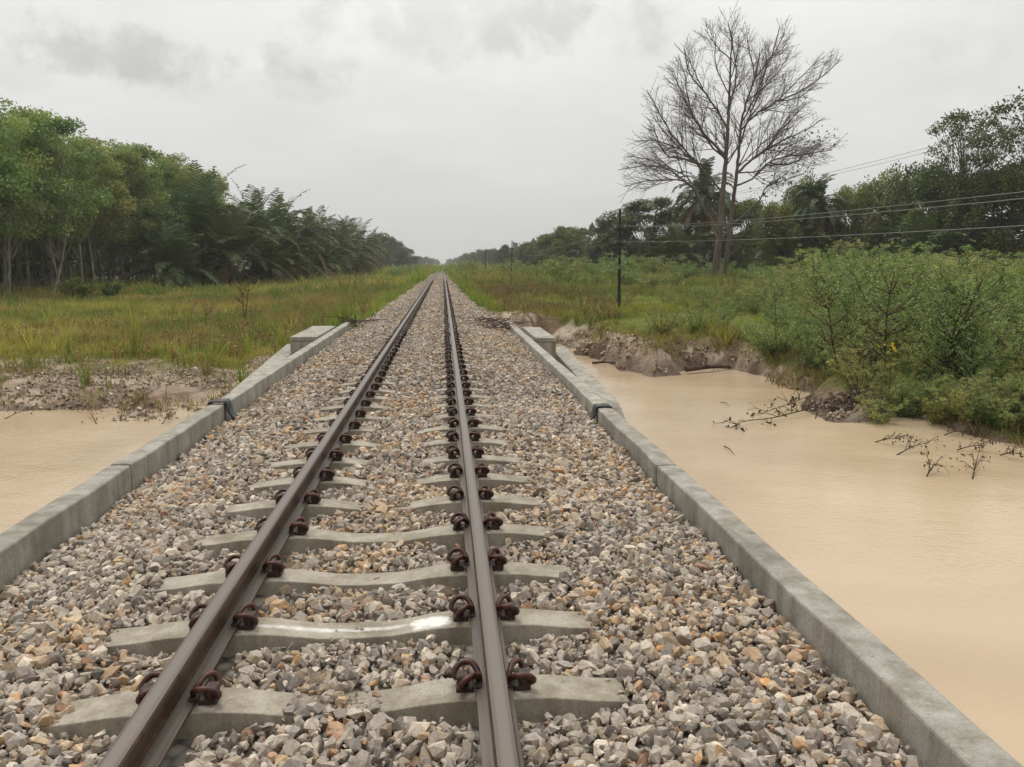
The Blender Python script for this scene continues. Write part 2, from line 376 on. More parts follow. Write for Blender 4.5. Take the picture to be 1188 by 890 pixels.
# crushed stones
def rock_variants(k, npts, seed):
    r = np.random.default_rng(seed); o = []
    for q in range(k):
        bm = bmesh.new(); P = unit(r.normal(size=(npts, 3))) * r.uniform(.8, 1.1, (npts, 1)) * np.array([1, r.uniform(.7, .95), r.uniform(.5, .8)])
        for p in P: bm.verts.new(p)
        res = bmesh.ops.convex_hull(bm, input=bm.verts)
        bmesh.ops.delete(bm, geom=[v for v in bm.verts if not v.link_faces], context='VERTS')
        bmesh.ops.triangulate(bm, faces=bm.faces)
        bm.verts.index_update()
        o.append((np.array([v.co[:] for v in bm.verts]), np.array([[v.index for v in f.verts] for f in bm.faces]))); bm.free()
    return o
def rotmats(n, r, tilt=1.0):
    q = r.normal(size=(n, 4)); q[:, 1:3] *= tilt; q = unit(q); w, x, y, z = q.T
    return np.stack([1 - 2 * (y * y + z * z), 2 * (x * y - z * w), 2 * (x * z + y * w), 2 * (x * y + z * w), 1 - 2 * (x * x + z * z), 2 * (y * z - x * w),
                     2 * (x * z - y * w), 2 * (y * z + x * w), 1 - 2 * (x * x + y * y)], -1).reshape(n, 3, 3)
def scatter(tb, protos, P, S, C, r, tilt=1.0):
    which = r.integers(0, len(protos), len(P)); Rm = rotmats(len(P), r, tilt)
    for k, (pv, pf) in enumerate(protos):
        ix = np.nonzero(which == k)[0]
        if len(ix) == 0: continue
        V = np.einsum('nij,vj->nvi', Rm[ix], pv) * S[ix][:, None, None] + P[ix][:, None, :]
        F = pf[None] + (np.arange(len(ix)) * len(pv))[:, None, None]
        tb.add(V.reshape(-1, 3), F.reshape(-1, pf.shape[1]), np.repeat(C[ix], len(pv), 0))
PAL = np.array([[.33, .295, .255], [.43, .385, .33], [.25, .225, .20], [.50, .445, .37], [.39, .32, .245], [.46, .33, .21], [.53, .35, .19], [.60, .54, .45], [.17, .15, .135], [.38, .24, .165], [.44, .395, .35], [.31, .275, .24]])
PW = np.array([.15, .17, .08, .15, .09, .04, .015, .08, .03, .02, .12, .05]); PW = PW / PW.sum()
def stones(y0, y1, cell, rad, protos, seed, tb):
    r = np.random.default_rng(seed)
    xs = np.arange(-2.4, 1.75, cell); yy = np.arange(y0, y1, cell); X, Y = np.meshgrid(xs, yy)
    X = X.ravel() + r.uniform(-.5, .5, X.size) * cell; Y = Y.ravel() + r.uniform(-.5, .5, Y.size) * cell
    sz = rad * np.exp(r.normal(0, .36, X.size)); sz = np.clip(sz, rad * .5, rad * 1.75)
    Z = bed_z(X, Y) + r.uniform(-.012, .014, X.size)
    lo = np.where(Y < ENDY, KL + .025, edgeL(Y) + (vn(X, Y, .5, 4) - .5) * .4); hi = np.where(Y < ENDY, KR - .025, edgeR(Y) + (vn(X, Y, .6, 9) - .5) * .4)
    keep = (X > lo) & (X < hi)
    xc = X - TC; ks = np.round((Y - S0) / SP); dy = np.abs(Y - (S0 + ks * SP))
    keep &= ~((np.abs(xc) < 1.03) & (dy < .10 + sz * .5) & (sleeper_top(xc) - .012 > Z - sz * .35) & (ks >= 0) & (r.random(X.size) > .03))
    for rx in (RL, RR):
        d = np.abs(X - rx); keep &= ~(d < .07 + sz * .6)
        Z = np.where(d < .16, Z - .012, Z)
        keep &= ~((d < .17) & (dy < .13))
    X, Y, Z, sz = X[keep], Y[keep], Z[keep], sz[keep]
    C = PAL[r.choice(len(PAL), len(X), p=PW)] * r.uniform(.82, 1.18, (len(X), 1))
    warm = (vn(X, Y, .7, 6) > .55)[:, None]; C = np.where(warm & (r.random((len(X), 1)) < .4), C * np.array([1.12, .98, .82]), C) * np.array([1.10, 1.075, 1.04])
    scatter(tb, protos, np.stack([X, Y, Z], -1), sz, C, r)
rv = rock_variants(16, 15, 1); rl = rock_variants(10, 9, 2)
tb = TB()
stones(.4, 9, .036, .0245, rv, 11, tb); stones(.4, 9, .085, .031, rv, 21, tb)
stones(1.0, 5.5, .032, .012, rl, 31, tb); stones(9, 22, .046, .030, rl, 12, tb); stones(22, 48, .075, .043, rl, 13, tb); stones(48, 110, .14, .07, rl, 14, tb)
tag(tb.build('ballast_stones', M['stone']), 'grey, tan and orange crushed stones lying between the kerbs', kind='stuff')

# ------------------------------------------------------------------ sleepers and rail clips
def bevel_mesh(o, w, seg=2, ang=30):
    bm = bmesh.new(); bm.from_mesh(o.data)
    bmesh.ops.remove_doubles(bm, verts=bm.verts, dist=1e-5)
    ed = [e for e in bm.edges if len(e.link_faces) == 2 and e.calc_face_angle(0) > R(ang)]
    bmesh.ops.bevel(bm, geom=ed, offset=w, segments=seg, affect='EDGES', profile=.5)
    bmesh.ops.recalc_face_normals(bm, faces=bm.faces)
    bm.to_mesh(o.data); bm.free()
def sleeper_mesh(name, m):
    xs = np.array([-1.02, -.9, -.75, -.67, -.42, -.34, -.25, -.15, 0, .15, .25, .34, .42, .67, .75, .9, 1.02]); V = []
    for x in xs:
        z = float(sleeper_top(np.array(x))); w = .083 if abs(x) > .3 else .076
        V += [(x, -w, z), (x, w, z), (x, w + .035, z - .2), (x, -w - .035, z - .2)]
    F = []
    for k in range(len(xs) - 1):
        a = k * 4; b = a + 4
        for p, q in ((0, 1), (1, 2), (2, 3), (3, 0)): F.append((a + p, b + p, b + q, a + q))
    tb = TB(); tb.add(V, F); tb.add(V[:4], [(0, 1, 2, 3)]); tb.add(V[-4:], [(3, 2, 1, 0)])
    o = tb.build(name, m); bevel_mesh(o, .0045, 2, 25)
    return o.data, o
def clip_mesh(sides, k):
    P = [(.108, -.038, .030), (.108, .030, .028), (.115, .058, .035), (.100, .066, .062), (.076, .045, .066), (.060, .012, .050), (.050, -.010, .036),
         (.060, -.036, .052), (.080, -.054, .068), (.114, -.054, .068), (.136, -.042, .050), (.140, -.030, .034), (.128, -.022, .024)]
    tb = TB(); tube(tb, smooth_path(P, k), .0115, sides); return tb
def shoulder_mesh():
    tb = TB(); box(tb, .070, .132, -.034, .034, -.01, .020); box(tb, .088, .130, -.030, .026, .020, .056); box(tb, .040, .070, -.045, .045, .018, .030)
    return tb
_, slp_obj = sleeper_mesh('sleeper_body', M['sleeper'])
base = empty('railway_sleeper', (TC, S0, 0)); slp_obj.parent = base
clipA = clip_mesh(8, 5).build('rail_clip', M['clip'], smooth=True); clipB = clip_mesh(5, 2).build('rail_clip', M['clip'], smooth=True)
sh = shoulder_mesh().build('clip_shoulder', M['iron']); bevel_mesh(sh, .005, 1)
clip_data = [clipA.data, clipB.data]; sh_data = sh.data; slp_data = slp_obj.data
for o in (clipA, clipB, sh): bpy.data.objects.remove(o)
def add_clips(root, near):
    for rx in (RL - TC, RR - TC):
        for s in (1, -1):
            c = bpy.data.objects.new('rail_clip', clip_data[0 if near else 1]); COL.objects.link(c); c.parent = root
            c.location = (rx, 0, 0); c.rotation_euler = (0, 0, 0 if s > 0 else math.pi)
            c.rotation_euler.z += random.uniform(-.06, .06)
            if near:
                k = bpy.data.objects.new('clip_shoulder', sh_data); COL.objects.link(k); k.parent = c
ORD = 'nearest second third fourth fifth sixth seventh eighth ninth tenth eleventh twelfth thirteenth fourteenth fifteenth sixteenth seventeenth eighteenth nineteenth twentieth'.split()
ORD += ['twenty ' + w for w in 'first second third fourth fifth sixth seventh eighth ninth'.split()] + ['thirtieth'] + ['thirty ' + w for w in 'first second third fourth fifth'.split()]
base['label'] = 'x'
NS = 110
sleeper_white = slp_data.copy(); sleeper_white.materials[0] = M['sleeper_white']
for i in range(NS):
    if i == 0: root = base; bd = slp_obj
    else:
        root = empty('railway_sleeper', (TC, S0 + i * SP, 0)); bd = bpy.data.objects.new('sleeper_body', slp_data); COL.objects.link(bd); bd.parent = root
        bd.location.z = random.uniform(-.012, .006); root.location.x += random.uniform(-.012, .012)
    if i == 1:
        bd.data = sleeper_white; lb = 'concrete sleeper smeared with white paint between the rails, second from the viewer'
    elif i == 0: lb = 'nearest concrete sleeper, its middle buried in crushed stone'
    elif i < 35: lb = f'plain concrete sleeper under the rails, {ORD[i]} one counting from the viewer'
    else: lb = 'far concrete sleeper mostly sunk in the crushed stone with dark red clips'
    tag(root, lb, 'sleeper', 'concrete sleepers under the rails')
    add_clips(root, i < 26)

# ------------------------------------------------------------------ rails
def rail(x, label):
    half = [(0, .150), (.018, .150), (.029, .147), (.034, .140), (.035, .120), (.030, .113), (.010, .103), (.008, .085), (.008, .045), (.014, .030), (.045, .021), (.0625, .018), (.0625, .008)]
    pr = half + [(-a, b) for a, b in half[1:]][::-1]
    ys = np.concatenate([np.arange(-4, 60, 4.0), np.arange(60, 300, 30.0), [400, 700, 1200, 2500]]); n = len(pr)
    V = np.array([(a, y, z) for y in ys for a, z in pr]); i = np.arange(len(ys) - 1)[:, None] * n; j = np.arange(n)[None]; k = (j + 1) % n
    tb = TB(); tb.add(V, np.stack([i + j, i + n + j, i + n + k, i + k], -1).reshape(-1, 4)); tb.add(V[:n], [list(range(n))])
    o = tb.build('rail', M['rail']); o.location = (x, 0, 0)
    bm = bmesh.new(); bm.from_mesh(o.data); bmesh.ops.recalc_face_normals(bm, faces=bm.faces); bm.to_mesh(o.data); bm.free()
    return tag(o, label, 'rail', 'pair of steel rails')
rail(RL, 'left hand rusty brown steel rail running to the horizon')
rail(RR, 'right hand rusty brown steel rail, the one nearer the middle of the view')

# ------------------------------------------------------------------ kerbs, deck, blocks, wing walls
def kerb(x0, x1, y0, y1, z0, z1, label, seed, name='concrete_kerb', m='kerb', group='concrete kerbs edging the track'):
    r = np.random.default_rng(seed); ys = np.arange(y0, y1 + .001, max(.12, (y1 - y0) / 60)); ys[-1] = y1; V = []
    xs = [(x0, z0), (x0, z1), ((x0 + x1) / 2, z1 + .004), (x1, z1), (x1, z0)]
    for y in ys:
        for a, z in xs:
            V.append((a + (vn(y, a, .6, seed) - .5) * .014 + (vn(y, z, .13, seed + 9) - .5) * .006, y, z + ((vn(y, a, .4, seed + 5) - .5) * .010 if z > z0 + .01 else 0)))
    F = []; n = 5
    for k in range(len(ys) - 1):
        for p in range(n): q = (p + 1) % n; F.append((k * n + p, (k + 1) * n + p, (k + 1) * n + q, k * n + q))
    tb = TB(); tb.add(V, F); tb.add(V[:n], [list(range(n))]); tb.add(V[-n:], [list(range(n))[::-1]])
    o = tb.build(name, M[m]); bevel_mesh(o, .012, 2, 40)
    for p in o.data.polygons: p.use_smooth = False
    return tag(o, label, 'kerb', group)
KW = .155
kerb(KR, KR + KW, -4, 5.62, -.62, KZ, 'right concrete kerb nearest the viewer, above the brown water', 1)
kerb(KR + .004, KR + KW + .004, 5.64, 8.0, -.62, KZ + .003, 'short right concrete kerb piece ending at the black joint strip', 2)
kerb(KR + .03, KR + KW + .03, 8.06, ENDY, -1.35, KZ - .01, 'far right concrete kerb leading to the pale end block', 3, m='block')
kerb(KL - KW, KL, -4, 5.95, -.62, KZ, 'left concrete kerb nearest the viewer, beside the flooded ground', 4)
kerb(KL - KW - .003, KL - .003, 5.97, 8.55, -.62, KZ + .004, 'second left concrete kerb piece, ending at the black joint strip', 5)
kerb(KL - KW - .03, KL - .03, 8.61, ENDY, -1.35, KZ - .01, 'far left concrete kerb leading to the end block', 6, m='block')
tb = TB(); box(tb, KL - .12, KR + .12, -4, 8.3, -.55, -.25)
for x in (-1.9, -.4, 1.1): box(tb, x - .2, x + .2, -4, 8.3, -.85, -.553)
tag(tb.build('bridge_deck', M['kerb']), 'concrete deck slab under the ballast spanning the brown water', 'bridge')
tb = TB(); box(tb, KL - .10, KR + .11, 8.35, 8.9, -1.9, -.2)
tag(tb.build('bridge_abutment', M['kerb']), 'concrete abutment carrying the far end of the bridge deck', 'abutment')
def end_block(x0, x1, y0, y1, z1, label, flip):
    root = empty('end_block', ((x0 + x1) / 2, y0, 0)); tb = TB(); cx_ = (x0 + x1) / 2
    box(tb, x0 - cx_, x1 - cx_, 0, y1 - y0, -1.4, z1 - .09); o = tb.build('block_body', M['block'], root); bevel_mesh(o, .02, 2)
    tb = TB(); box(tb, x0 - cx_, x1 - cx_, -.004, y1 - y0, z1 - .087, z1); o = tb.build('capping_slab', M['block'], root); bevel_mesh(o, .012, 2)
    return tag(root, label, 'concrete block')
end_block(1.79, 2.19, 15.7, 18.4, .05, 'square concrete end block beside the far right kerb', 1)
end_block(-3.02, -2.50, 16.2, 19.0, .06, 'square concrete end block beside the far left kerb', -1)
def wing(P0, P1, w, label, depth=1.3):
    P0, P1 = np.array(P0, float), np.array(P1, float); d = P1 - P0; s = np.array([d[1], -d[0], 0]); s /= np.linalg.norm(s); V = []
    ts = np.linspace(0, 1, 14)
    for t_ in ts:
        p = P0 + d * t_; drop = .25 * max(0, (t_ - .85) / .15) ** 2
        for a, z in ((-w / 2, p[2] - depth), (-w / 2, p[2] - drop), (w / 2, p[2] - drop), (w / 2, p[2] - depth)): q = p + s * a; V.append((q[0], q[1], z))
    F = [(k * 4 + p, (k + 1) * 4 + p, (k + 1) * 4 + (p + 1) % 4, k * 4 + (p + 1) % 4) for k in range(13) for p in range(4)]
    tb = TB(); tb.add(V, F); tb.add(V[:4], [(0, 1, 2, 3)]); tb.add(V[-4:], [(3, 2, 1, 0)]); o = tb.build('wing_wall', M['block']); bevel_mesh(o, .02, 2, 40)
    return tag(o, label, 'wing wall')
a = at(648, 402, 18); b_ = at(717, 478, 12.9)
wing((a.x - .02, a.y, a.z), (b_.x, b_.y, b_.z + .02), .34, 'sloping concrete wing wall dipping into the brown water')
a = at(338, 399, 17.6); b_ = at(252, 468, 10.8)
wing((a.x + .05, a.y, a.z), (b_.x + .12, b_.y, b_.z), .30, 'sloping concrete wing wall between the left kerb and the grassy bank')
def joint(x0, x1, y, s, label):
    P = np.array([(x0 - .10 * s, 0, -.13), (x0 - .03 * s, 0, -.04), (x0 - .004 * s, 0, KZ + .012), (x0 + .04 * s, 0, KZ + .022), (x1 - .02 * s, 0, KZ + .02), (x1 + .012 * s, 0, KZ - .02), (x1 + .014 * s, 0, KZ - .22)])
    P = smooth_path(P, 4); V = []
    for k, p in enumerate(P):
        for dy, dz in ((-.09, 0), (-.03, .006), (.03, -.004), (.09, 0)): V.append((p[0], y + dy + random.uniform(-.012, .012), p[2] + dz + random.uniform(0, .006)))
    n = 4; F = [(k * n + j, k * n + j + 1, (k + 1) * n + j + 1, (k + 1) * n + j) for k in range(len(P) - 1) for j in range(3)]
    tb = TB(); tb.add(V, F); o = tb.build('joint_strip', M['rubber'], smooth=True)
    md = o.modifiers.new('thick', 'SOLIDIFY'); md.thickness = .012; md.offset = 1
    return tag(o, label, 'rubber strip')
joint(KR, KR + KW, 8.03, 1, 'black rubber strip folded over the gap in the right kerb')
joint(KL, KL - KW, 8.58, -1, 'black rubber strip folded over the gap in the left kerb')

# ------------------------------------------------------------------ terrain and water
shoreR = [on(px, py, WZ) for px, py in ((636, 393), (652, 397), (668, 408), (688, 421), (712, 431), (742, 437), (788, 437), (812, 428), (850, 430), (878, 441), (915, 449), (945, 455), (958, 462), (952, 478), (975, 490), (1030, 487), (1075, 490), (1130, 503), (1188, 516), (1260, 540))]
shoreL = [on(px, py, WZ) for px, py in ((-160, 470), (-60, 474), (0, 478), (55, 476), (100, 480), (135, 474), (170, 484), (205, 488), (235, 474))]
poly = [(1.75, 23.5)] + [(p.x, p.y) for p in shoreR] + [(16, 8.5), (60, 6), (60, -40), (-60, -40), (-60, 15)] + [(p.x, p.y) for p in shoreL] + [(-2.5, 10.8), (-2.5, 9.0), (1.7, 9.0)]
poly = np.array(poly)
def water_sd(x, y):                          # >0 on land
    x = np.asarray(x, float); y = np.asarray(y, float)
    x = x + (vn(x, y, 1.3, 31) - .5) * .9 * ss(np.abs(x), 2.6, 4) + (vn(x, y, .5, 32) - .5) * .35 * ss(np.abs(x), 2.6, 4)
    y = y + (vn(x, y, 1.1, 33) - .5) * .9 * ss(np.abs(x), 2.6, 4)
    d = np.full(x.shape, 1e9); ins = np.zeros(x.shape, bool)
    A = poly; B = np.roll(poly, -1, 0)
    for (ax, ay), (bx, by) in zip(A, B):
        ex, ey = bx - ax, by - ay; t_ = np.clip(((x - ax) * ex + (y - ay) * ey) / (ex * ex + ey * ey), 0, 1)
        d = np.minimum(d, np.hypot(x - ax - t_ * ex, y - ay - t_ * ey))
        c = ((ay > y) != (by > y)) & (x < ex * (y - ay) / (ey + 1e-12) + ax); ins ^= c
    return np.where(ins, -d, d)
def land_z(x, y):
    right = -.52 + .42 * ss(y, 20, 80) + (fbm(x, y, 3, 40) - .5) * .22 + (vn(x, y, 9, 42) - .5) * .2
    left = -.88 + (fbm(x, y, 3, 44) - .5) * .16
    right = right - .36 * ss(x, 6.8, 8.6) * (1 - ss(y, 15, 21))
    z = np.where(x > 0, right, left)
    eR = edgeR(y) + .1; eL = edgeL(y) - .1
    dd = np.where(x > 0, x - eR, eL - x)
    emb = -.17 - .02 * dd
    k = 1 - ss(dd, .0, 3.2)
    far = ss(y, 18, 23)
    z = z * (1 - k * far) + emb * k * far
    inside = (x > KL) & (x < KR) & (y < ENDY + .5)
    z = np.where(inside, np.where(y < 9, -1.9, -.45), z)
    core = (dd < -.1) & (y >= ENDY + .5); z = np.where(core, -.3, z)
    z = np.where((x < -2.4) & (x > -4.2) & (y > 9) & (y < 23), np.maximum(z, -.75 + .2 * ss(y, 10, 20)), z)
    return z
def ground_z(x, y, sd=None):
    x = np.asarray(x, float); y = np.asarray(y, float)
    if sd is None: sd = water_sd(x, y)
    lz = land_z(x, y)
    w = np.where(x > 1.6, .55 + 1.1 * ss(vn(x, y, 2.2, 50), .4, .8) + 1.5 * ss(x, 6.8, 8.6) * (1 - ss(y, 15, 21)), 2.6)
    inside = (x > KL) & (x < KR)
    rough = ((fbm(x, y, .7, 51) - .5) * .36 + (vn(x, y, .28, 57) - .5) * .13) * ss(sd, 0, .25) * (1 - ss(sd, 1.0, 2.6))
    s = np.clip(sd / w, -1, 1)
    up = np.where(s > 0, s ** .6, 0)
    z = np.where(sd > 0, WZ - .04 + (lz - WZ + .04) * up + rough, WZ - .04 - .5 * (1 - np.exp(sd * .8)))
    return np.where(inside, np.where(y < 9, -1.9, lz), z)
def stretch(a, b, step, lo, hi, g=1.16):
    c = list(np.arange(a, b, step)); s = step; v = b
    while v < hi: c.append(v); s *= g; v += s
    c.append(hi); s = step; v = a; L_ = []
    while v > lo: s *= g; v -= s; L_.append(max(v, lo))
    return np.array(sorted(set(L_ + c)))
gx = stretch(-11, 15, .14, -2600, 2600); gy = stretch(8.5, 30, .14, -60, 3600, 1.07)
GX, GY = np.meshgrid(gx, gy); SD = water_sd(GX, GY); GZ = ground_z(GX, GY, SD)
def field_col(x, y):
    x = np.asarray(x, float); y = np.asarray(y, float)
    a = fbm(x, y, 7, 60)[..., None]; b = fbm(x, y, 2.6, 63)[..., None]; c = vn(x, y, 1.1, 66)[..., None]
    g = np.array([.13, .185, .045]); yl = np.array([.36, .34, .09]); stw = np.array([.38, .30, .14]); br = np.array([.20, .12, .06]); lush = np.array([.17, .26, .045])
    v = g + (yl - g) * ss(a + .6 * (b - .5), .42, .68) * .85
    v = v + (stw - v) * ss(b, .52, .72) * .65; v = v + (g * .8 - v) * ss(vn(x, y, 1.7, 68), .62, .85)[..., None] * .7; v = v + (br * 1.1 - v) * ss(fbm(x, y, 2.6, 69), .54, .68)[..., None] * .4; v = v + (np.array([.21, .14, .075]) - v) * ((x < 0) * (1 - ss(y, 16, 21)) * ss(fbm(x, y, 2, 71), .3, .6))[..., None] * .8
    rt = (x > 0)[..., None]; r_ = np.where(rt, ss(6 - x, -1.5, 3.5)[..., None] * (1 - ss(y, 55, 80)[..., None]), ss(y, 30, 42)[..., None] * (1 - ss(y, 62, 75)[..., None]) * ss(x, -11, -6)[..., None])
    v = v + (br - v) * r_ * ss(c * .6 + b * .6, .5, .78) * .9
    strip = np.where(x > 0, 1 - ss(x - edgeR(y), .3, 1.3), 1 - ss(edgeL(y) - x, .3, 1.6))[..., None] * ss(y, 20, 24)[..., None]
    v = v + (lush - v) * strip * .75
    left_green = ((x < 0)[..., None]) * ss(x, -34, -22)[..., None] * 0
    v = np.where(rt, v * np.array([.98, 1.0, .85]), v * np.array([1.12, 1.14, 1.05])); v = v + (np.array([.30, .33, .08]) - v) * (np.where(x > 2, ss(vn(x, y, 4, 95), .45, .7), 0) * (1 - ss(y, 44, 54)))[..., None] * .8
    return v
sand = np.array([.58, .455, .345]); mud = np.array([.42, .315, .23]); dmud = np.array([.24, .165, .11])
FC = field_col(GX, GY) * .62
nf = fbm(GX, GY, 1.1, 70)[..., None]
mm_ = (mud + (sand - mud) * ss(nf, .38, .6)); mm_ = mm_ + (dmud - mm_) * ss(fbm(GX, GY, .8, 73)[..., None], .48, .66)
mm_ = mm_ + (np.array([.60, .50, .40]) - mm_) * ss(vn(GX, GY, .55, 74)[..., None], .72, .9) * .8
def mud_mask(x, y, sd):
    wR = (.80 + .8 * (fbm(x, y, 2, 76) - .3)) * (1 - .75 * ss(x, 6.6, 8.2)) + 1.6 * (x < 4.2) * (y > 17) * (1 - ss(y, 27, 33)); wL = 4.2 + 5 * (fbm(x, y, 2.2, 78) - .5)
    w = np.where(x > 0, wR, wL); m = 1 - ss(sd + (vn(x, y, .45, 81) - .5) * .7, w * .45, w * 1.35 + .1)
    strip = (x > 1.7) & (x < 3.2) & (y > 18) & (y < 28)
    ped = np.where(x > 3, ss(vn(x, y, 2.4, 79), .76, .86) * ss(y, 26, 30) * (1 - ss(y, 48, 56)), 0)
    return np.clip(np.where(strip, np.maximum(m, ss(vn(x, y, .8, 80) + .25, .3, .6)), m) + ped * .9, 0, 1)
MMk = mud_mask(GX, GY, SD)
CC = FC * (1 - MMk[..., None]) + mm_ * MMk[..., None]
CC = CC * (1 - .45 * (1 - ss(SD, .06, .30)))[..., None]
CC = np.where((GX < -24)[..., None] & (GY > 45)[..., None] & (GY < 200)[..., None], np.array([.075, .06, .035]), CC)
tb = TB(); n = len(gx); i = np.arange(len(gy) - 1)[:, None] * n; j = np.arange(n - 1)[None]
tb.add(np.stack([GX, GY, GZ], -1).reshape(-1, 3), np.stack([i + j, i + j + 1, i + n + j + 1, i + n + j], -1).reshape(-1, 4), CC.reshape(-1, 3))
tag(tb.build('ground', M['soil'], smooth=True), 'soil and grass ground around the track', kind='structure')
tb = TB(); tb.add([(-70, -50, WZ), (70, -50, WZ), (70, 40, WZ), (-70, 40, WZ)], [(0, 1, 2, 3)])
tag(tb.build('water', M['water']), 'still muddy brown flood water', kind='structure')

# ------------------------------------------------------------------ grass
def blades(n, X, Y, Z, H, W_, C, r, tb, lean=.6):
    az = r.uniform(0, 2 * np.pi, n); ln = np.abs(r.normal(0, lean, n)) * H
    dx, dy = np.cos(az) * ln, np.sin(az) * ln; fa = r.uniform(0, np.pi, n); wx, wy = np.cos(fa) * W_ / 2, np.sin(fa) * W_ / 2
    V = np.stack([np.stack([X - wx, Y - wy, Z], -1), np.stack([X + wx, Y + wy, Z], -1),
                  np.stack([X + dx * .4 + wx * .7, Y + dy * .4 + wy * .7, Z + H * .6], -1), np.stack([X + dx * .4 - wx * .7, Y + dy * .4 - wy * .7, Z + H * .6], -1),
                  np.stack([X + dx, Y + dy, Z + H * .97], -1)], 1)
    k = np.arange(n)[:, None] * 5
    C5 = np.repeat(C, 5, 0)
    tb.add(V.reshape(-1, 3), k + np.array([[0, 1, 2, 3]]), C5)
    tb2V = V[:, [3, 2, 4]]
    tb.add(tb2V.reshape(-1, 3), np.arange(n * 3).reshape(n, 3), np.repeat(C, 3, 0))
def grass_zone(x0, x1, y0, y1, per_m2, hgt, wid, seed, tb, nb=7, cond=None, spread=.10, dead=False):
    r = np.random.default_rng(seed); n = int((x1 - x0) * (y1 - y0) * per_m2)
    X = r.uniform(x0, x1, n); Y = r.uniform(y0, y1, n)
    px = (X * math.cos(YAW) - Y * math.sin(YAW)) / np.maximum(Y * math.cos(YAW) + X * math.sin(YAW), .1) * FPX + W0 / 2
    k = (px > -60) & (px < W0 + 60); X, Y = X[k], Y[k]
    sd = water_sd(X, Y); mk = mud_mask(X, Y, sd)
    k = (sd > (-.12 if dead else .1)) & ((mk < r.uniform(.12, 1.02, len(X)) ** 1.3) | dead) & ~((X > edgeL(Y) - .05 + .3 * (vn(X, Y, .7, 90) - .5)) & (X < edgeR(Y) + .05 + .3 * (vn(X, Y, .7, 91) - .5)))
    k &= ~((Y < ENDY + .3) & (X > KL - .35) & (X < KR + .35))
    k &= ~((X > 1.7) & (X < 3.0) & (Y < 19)) & ~((X < -2.2) & (X > -3.1) & (Y > 10) & (Y < 19.2))
    dens = fbm(X, Y, 1.7, 92); k &= r.random(len(X)) < ss(dens, .28, .6) + .22
    if cond is not None: k &= cond(X, Y)
    X, Y = X[k], Y[k]; n = len(X)
    hh = hgt * (.3 + .7 * fbm(X, Y, 2.5, 94) + 1.3 * ss(vn(X, Y, .8, 96), .45, 1) * fbm(X, Y, 4, 97)) * np.exp(r.normal(0, .33, n))
    clear = np.where((X > 2), ss(vn(X, Y, 4, 95), .45, .7), 0); hh *= 1 - .55 * clear
    C = field_col(X, Y) * r.uniform(.8, 1.2, (n, 1))
    if dead: C = np.array([(.26, .18, .10), (.34, .25, .13), (.17, .12, .07), (.20, .20, .07)])[r.integers(4, size=n)] * r.uniform(.8, 1.2, (n, 1))
    X = np.repeat(X, nb) + r.normal(0, spread, n * nb); Y = np.repeat(Y, nb) + r.normal(0, spread, n * nb)
    hh = np.repeat(hh, nb) * r.uniform(.5, 1.2, n * nb); C = np.repeat(C, nb, 0) * r.uniform(.8, 1.2, (n * nb, 1))
    Z = ground_z(X, Y) - .03
    dry = r.random((n * nb, 1)) < .22; C = np.where(dry, np.array([.36, .28, .13]) * r.uniform(.6, 1.1, (n * nb, 1)), C)
    blades(n * nb, X, Y, Z, hh, wid * r.uniform(.6, 1.4, n * nb), C, r, tb)
tb = TB()
grass_zone(-22, -2, 10, 30, 62, .22, .022, 101, tb)
grass_zone(-34, -1.5, 30, 60, 26, .28, .04, 102, tb, spread=.16)
grass_zone(-34, -1.2, 60, 120, 6, .6, .09, 103, tb, nb=8, spread=.3)
grass_zone(-26, -1, 120, 320, 1.0, .8, .22, 104, tb, nb=8, spread=.8)
grass_zone(-20, -2.4, 13, 40, 1.3, .55, .02, 131, tb, nb=34, spread=.05)
tag(tb.build('grass', M['grass']), 'yellow green wild grass on the left field', kind='stuff')
tb = TB()
grass_zone(7, 24, 9, 14, 55, .3, .02, 110, tb)
grass_zone(1.5, 22, 14, 32, 55, .22, .022, 111, tb)
grass_zone(1.0, 32, 32, 60, 22, .34, .04, 112, tb, spread=.16)
grass_zone(.8, 30, 60, 120, 6, .6, .09, 113, tb, nb=8, spread=.3)
grass_zone(.7, 26, 120, 320, 1.0, .8, .22, 114, tb, nb=8, spread=.8)
grass_zone(2, 22, 16, 40, 1.1, .5, .02, 132, tb, nb=34, spread=.05)
tag(tb.build('grass', M['grass']), 'green and reddish wild grass on the right field', kind='stuff')
tb = TB()
grass_zone(-18, -2.6, 11, 21, 26, .17, .018, 121, tb, cond=lambda X, Y: (vn(X, Y, 1.6, 122) > .42) & (water_sd(X, Y) < 6.5), dead=True)
grass_zone(7.4, 22, 9, 18, 45, .30, .018, 123, tb, cond=lambda X, Y: water_sd(X, Y) < 1.6, dead=True)
grass_zone(2.4, 9, 15, 30, 30, .24, .018, 124, tb, cond=lambda X, Y: (water_sd(X, Y) > .35) & (water_sd(X, Y) < 1.7) & (vn(X, Y, .9, 125) > .45), dead=True)
tag(tb.build('dead_grass', M['grass']), 'brown dead grass matted along the muddy shores', kind='stuff')
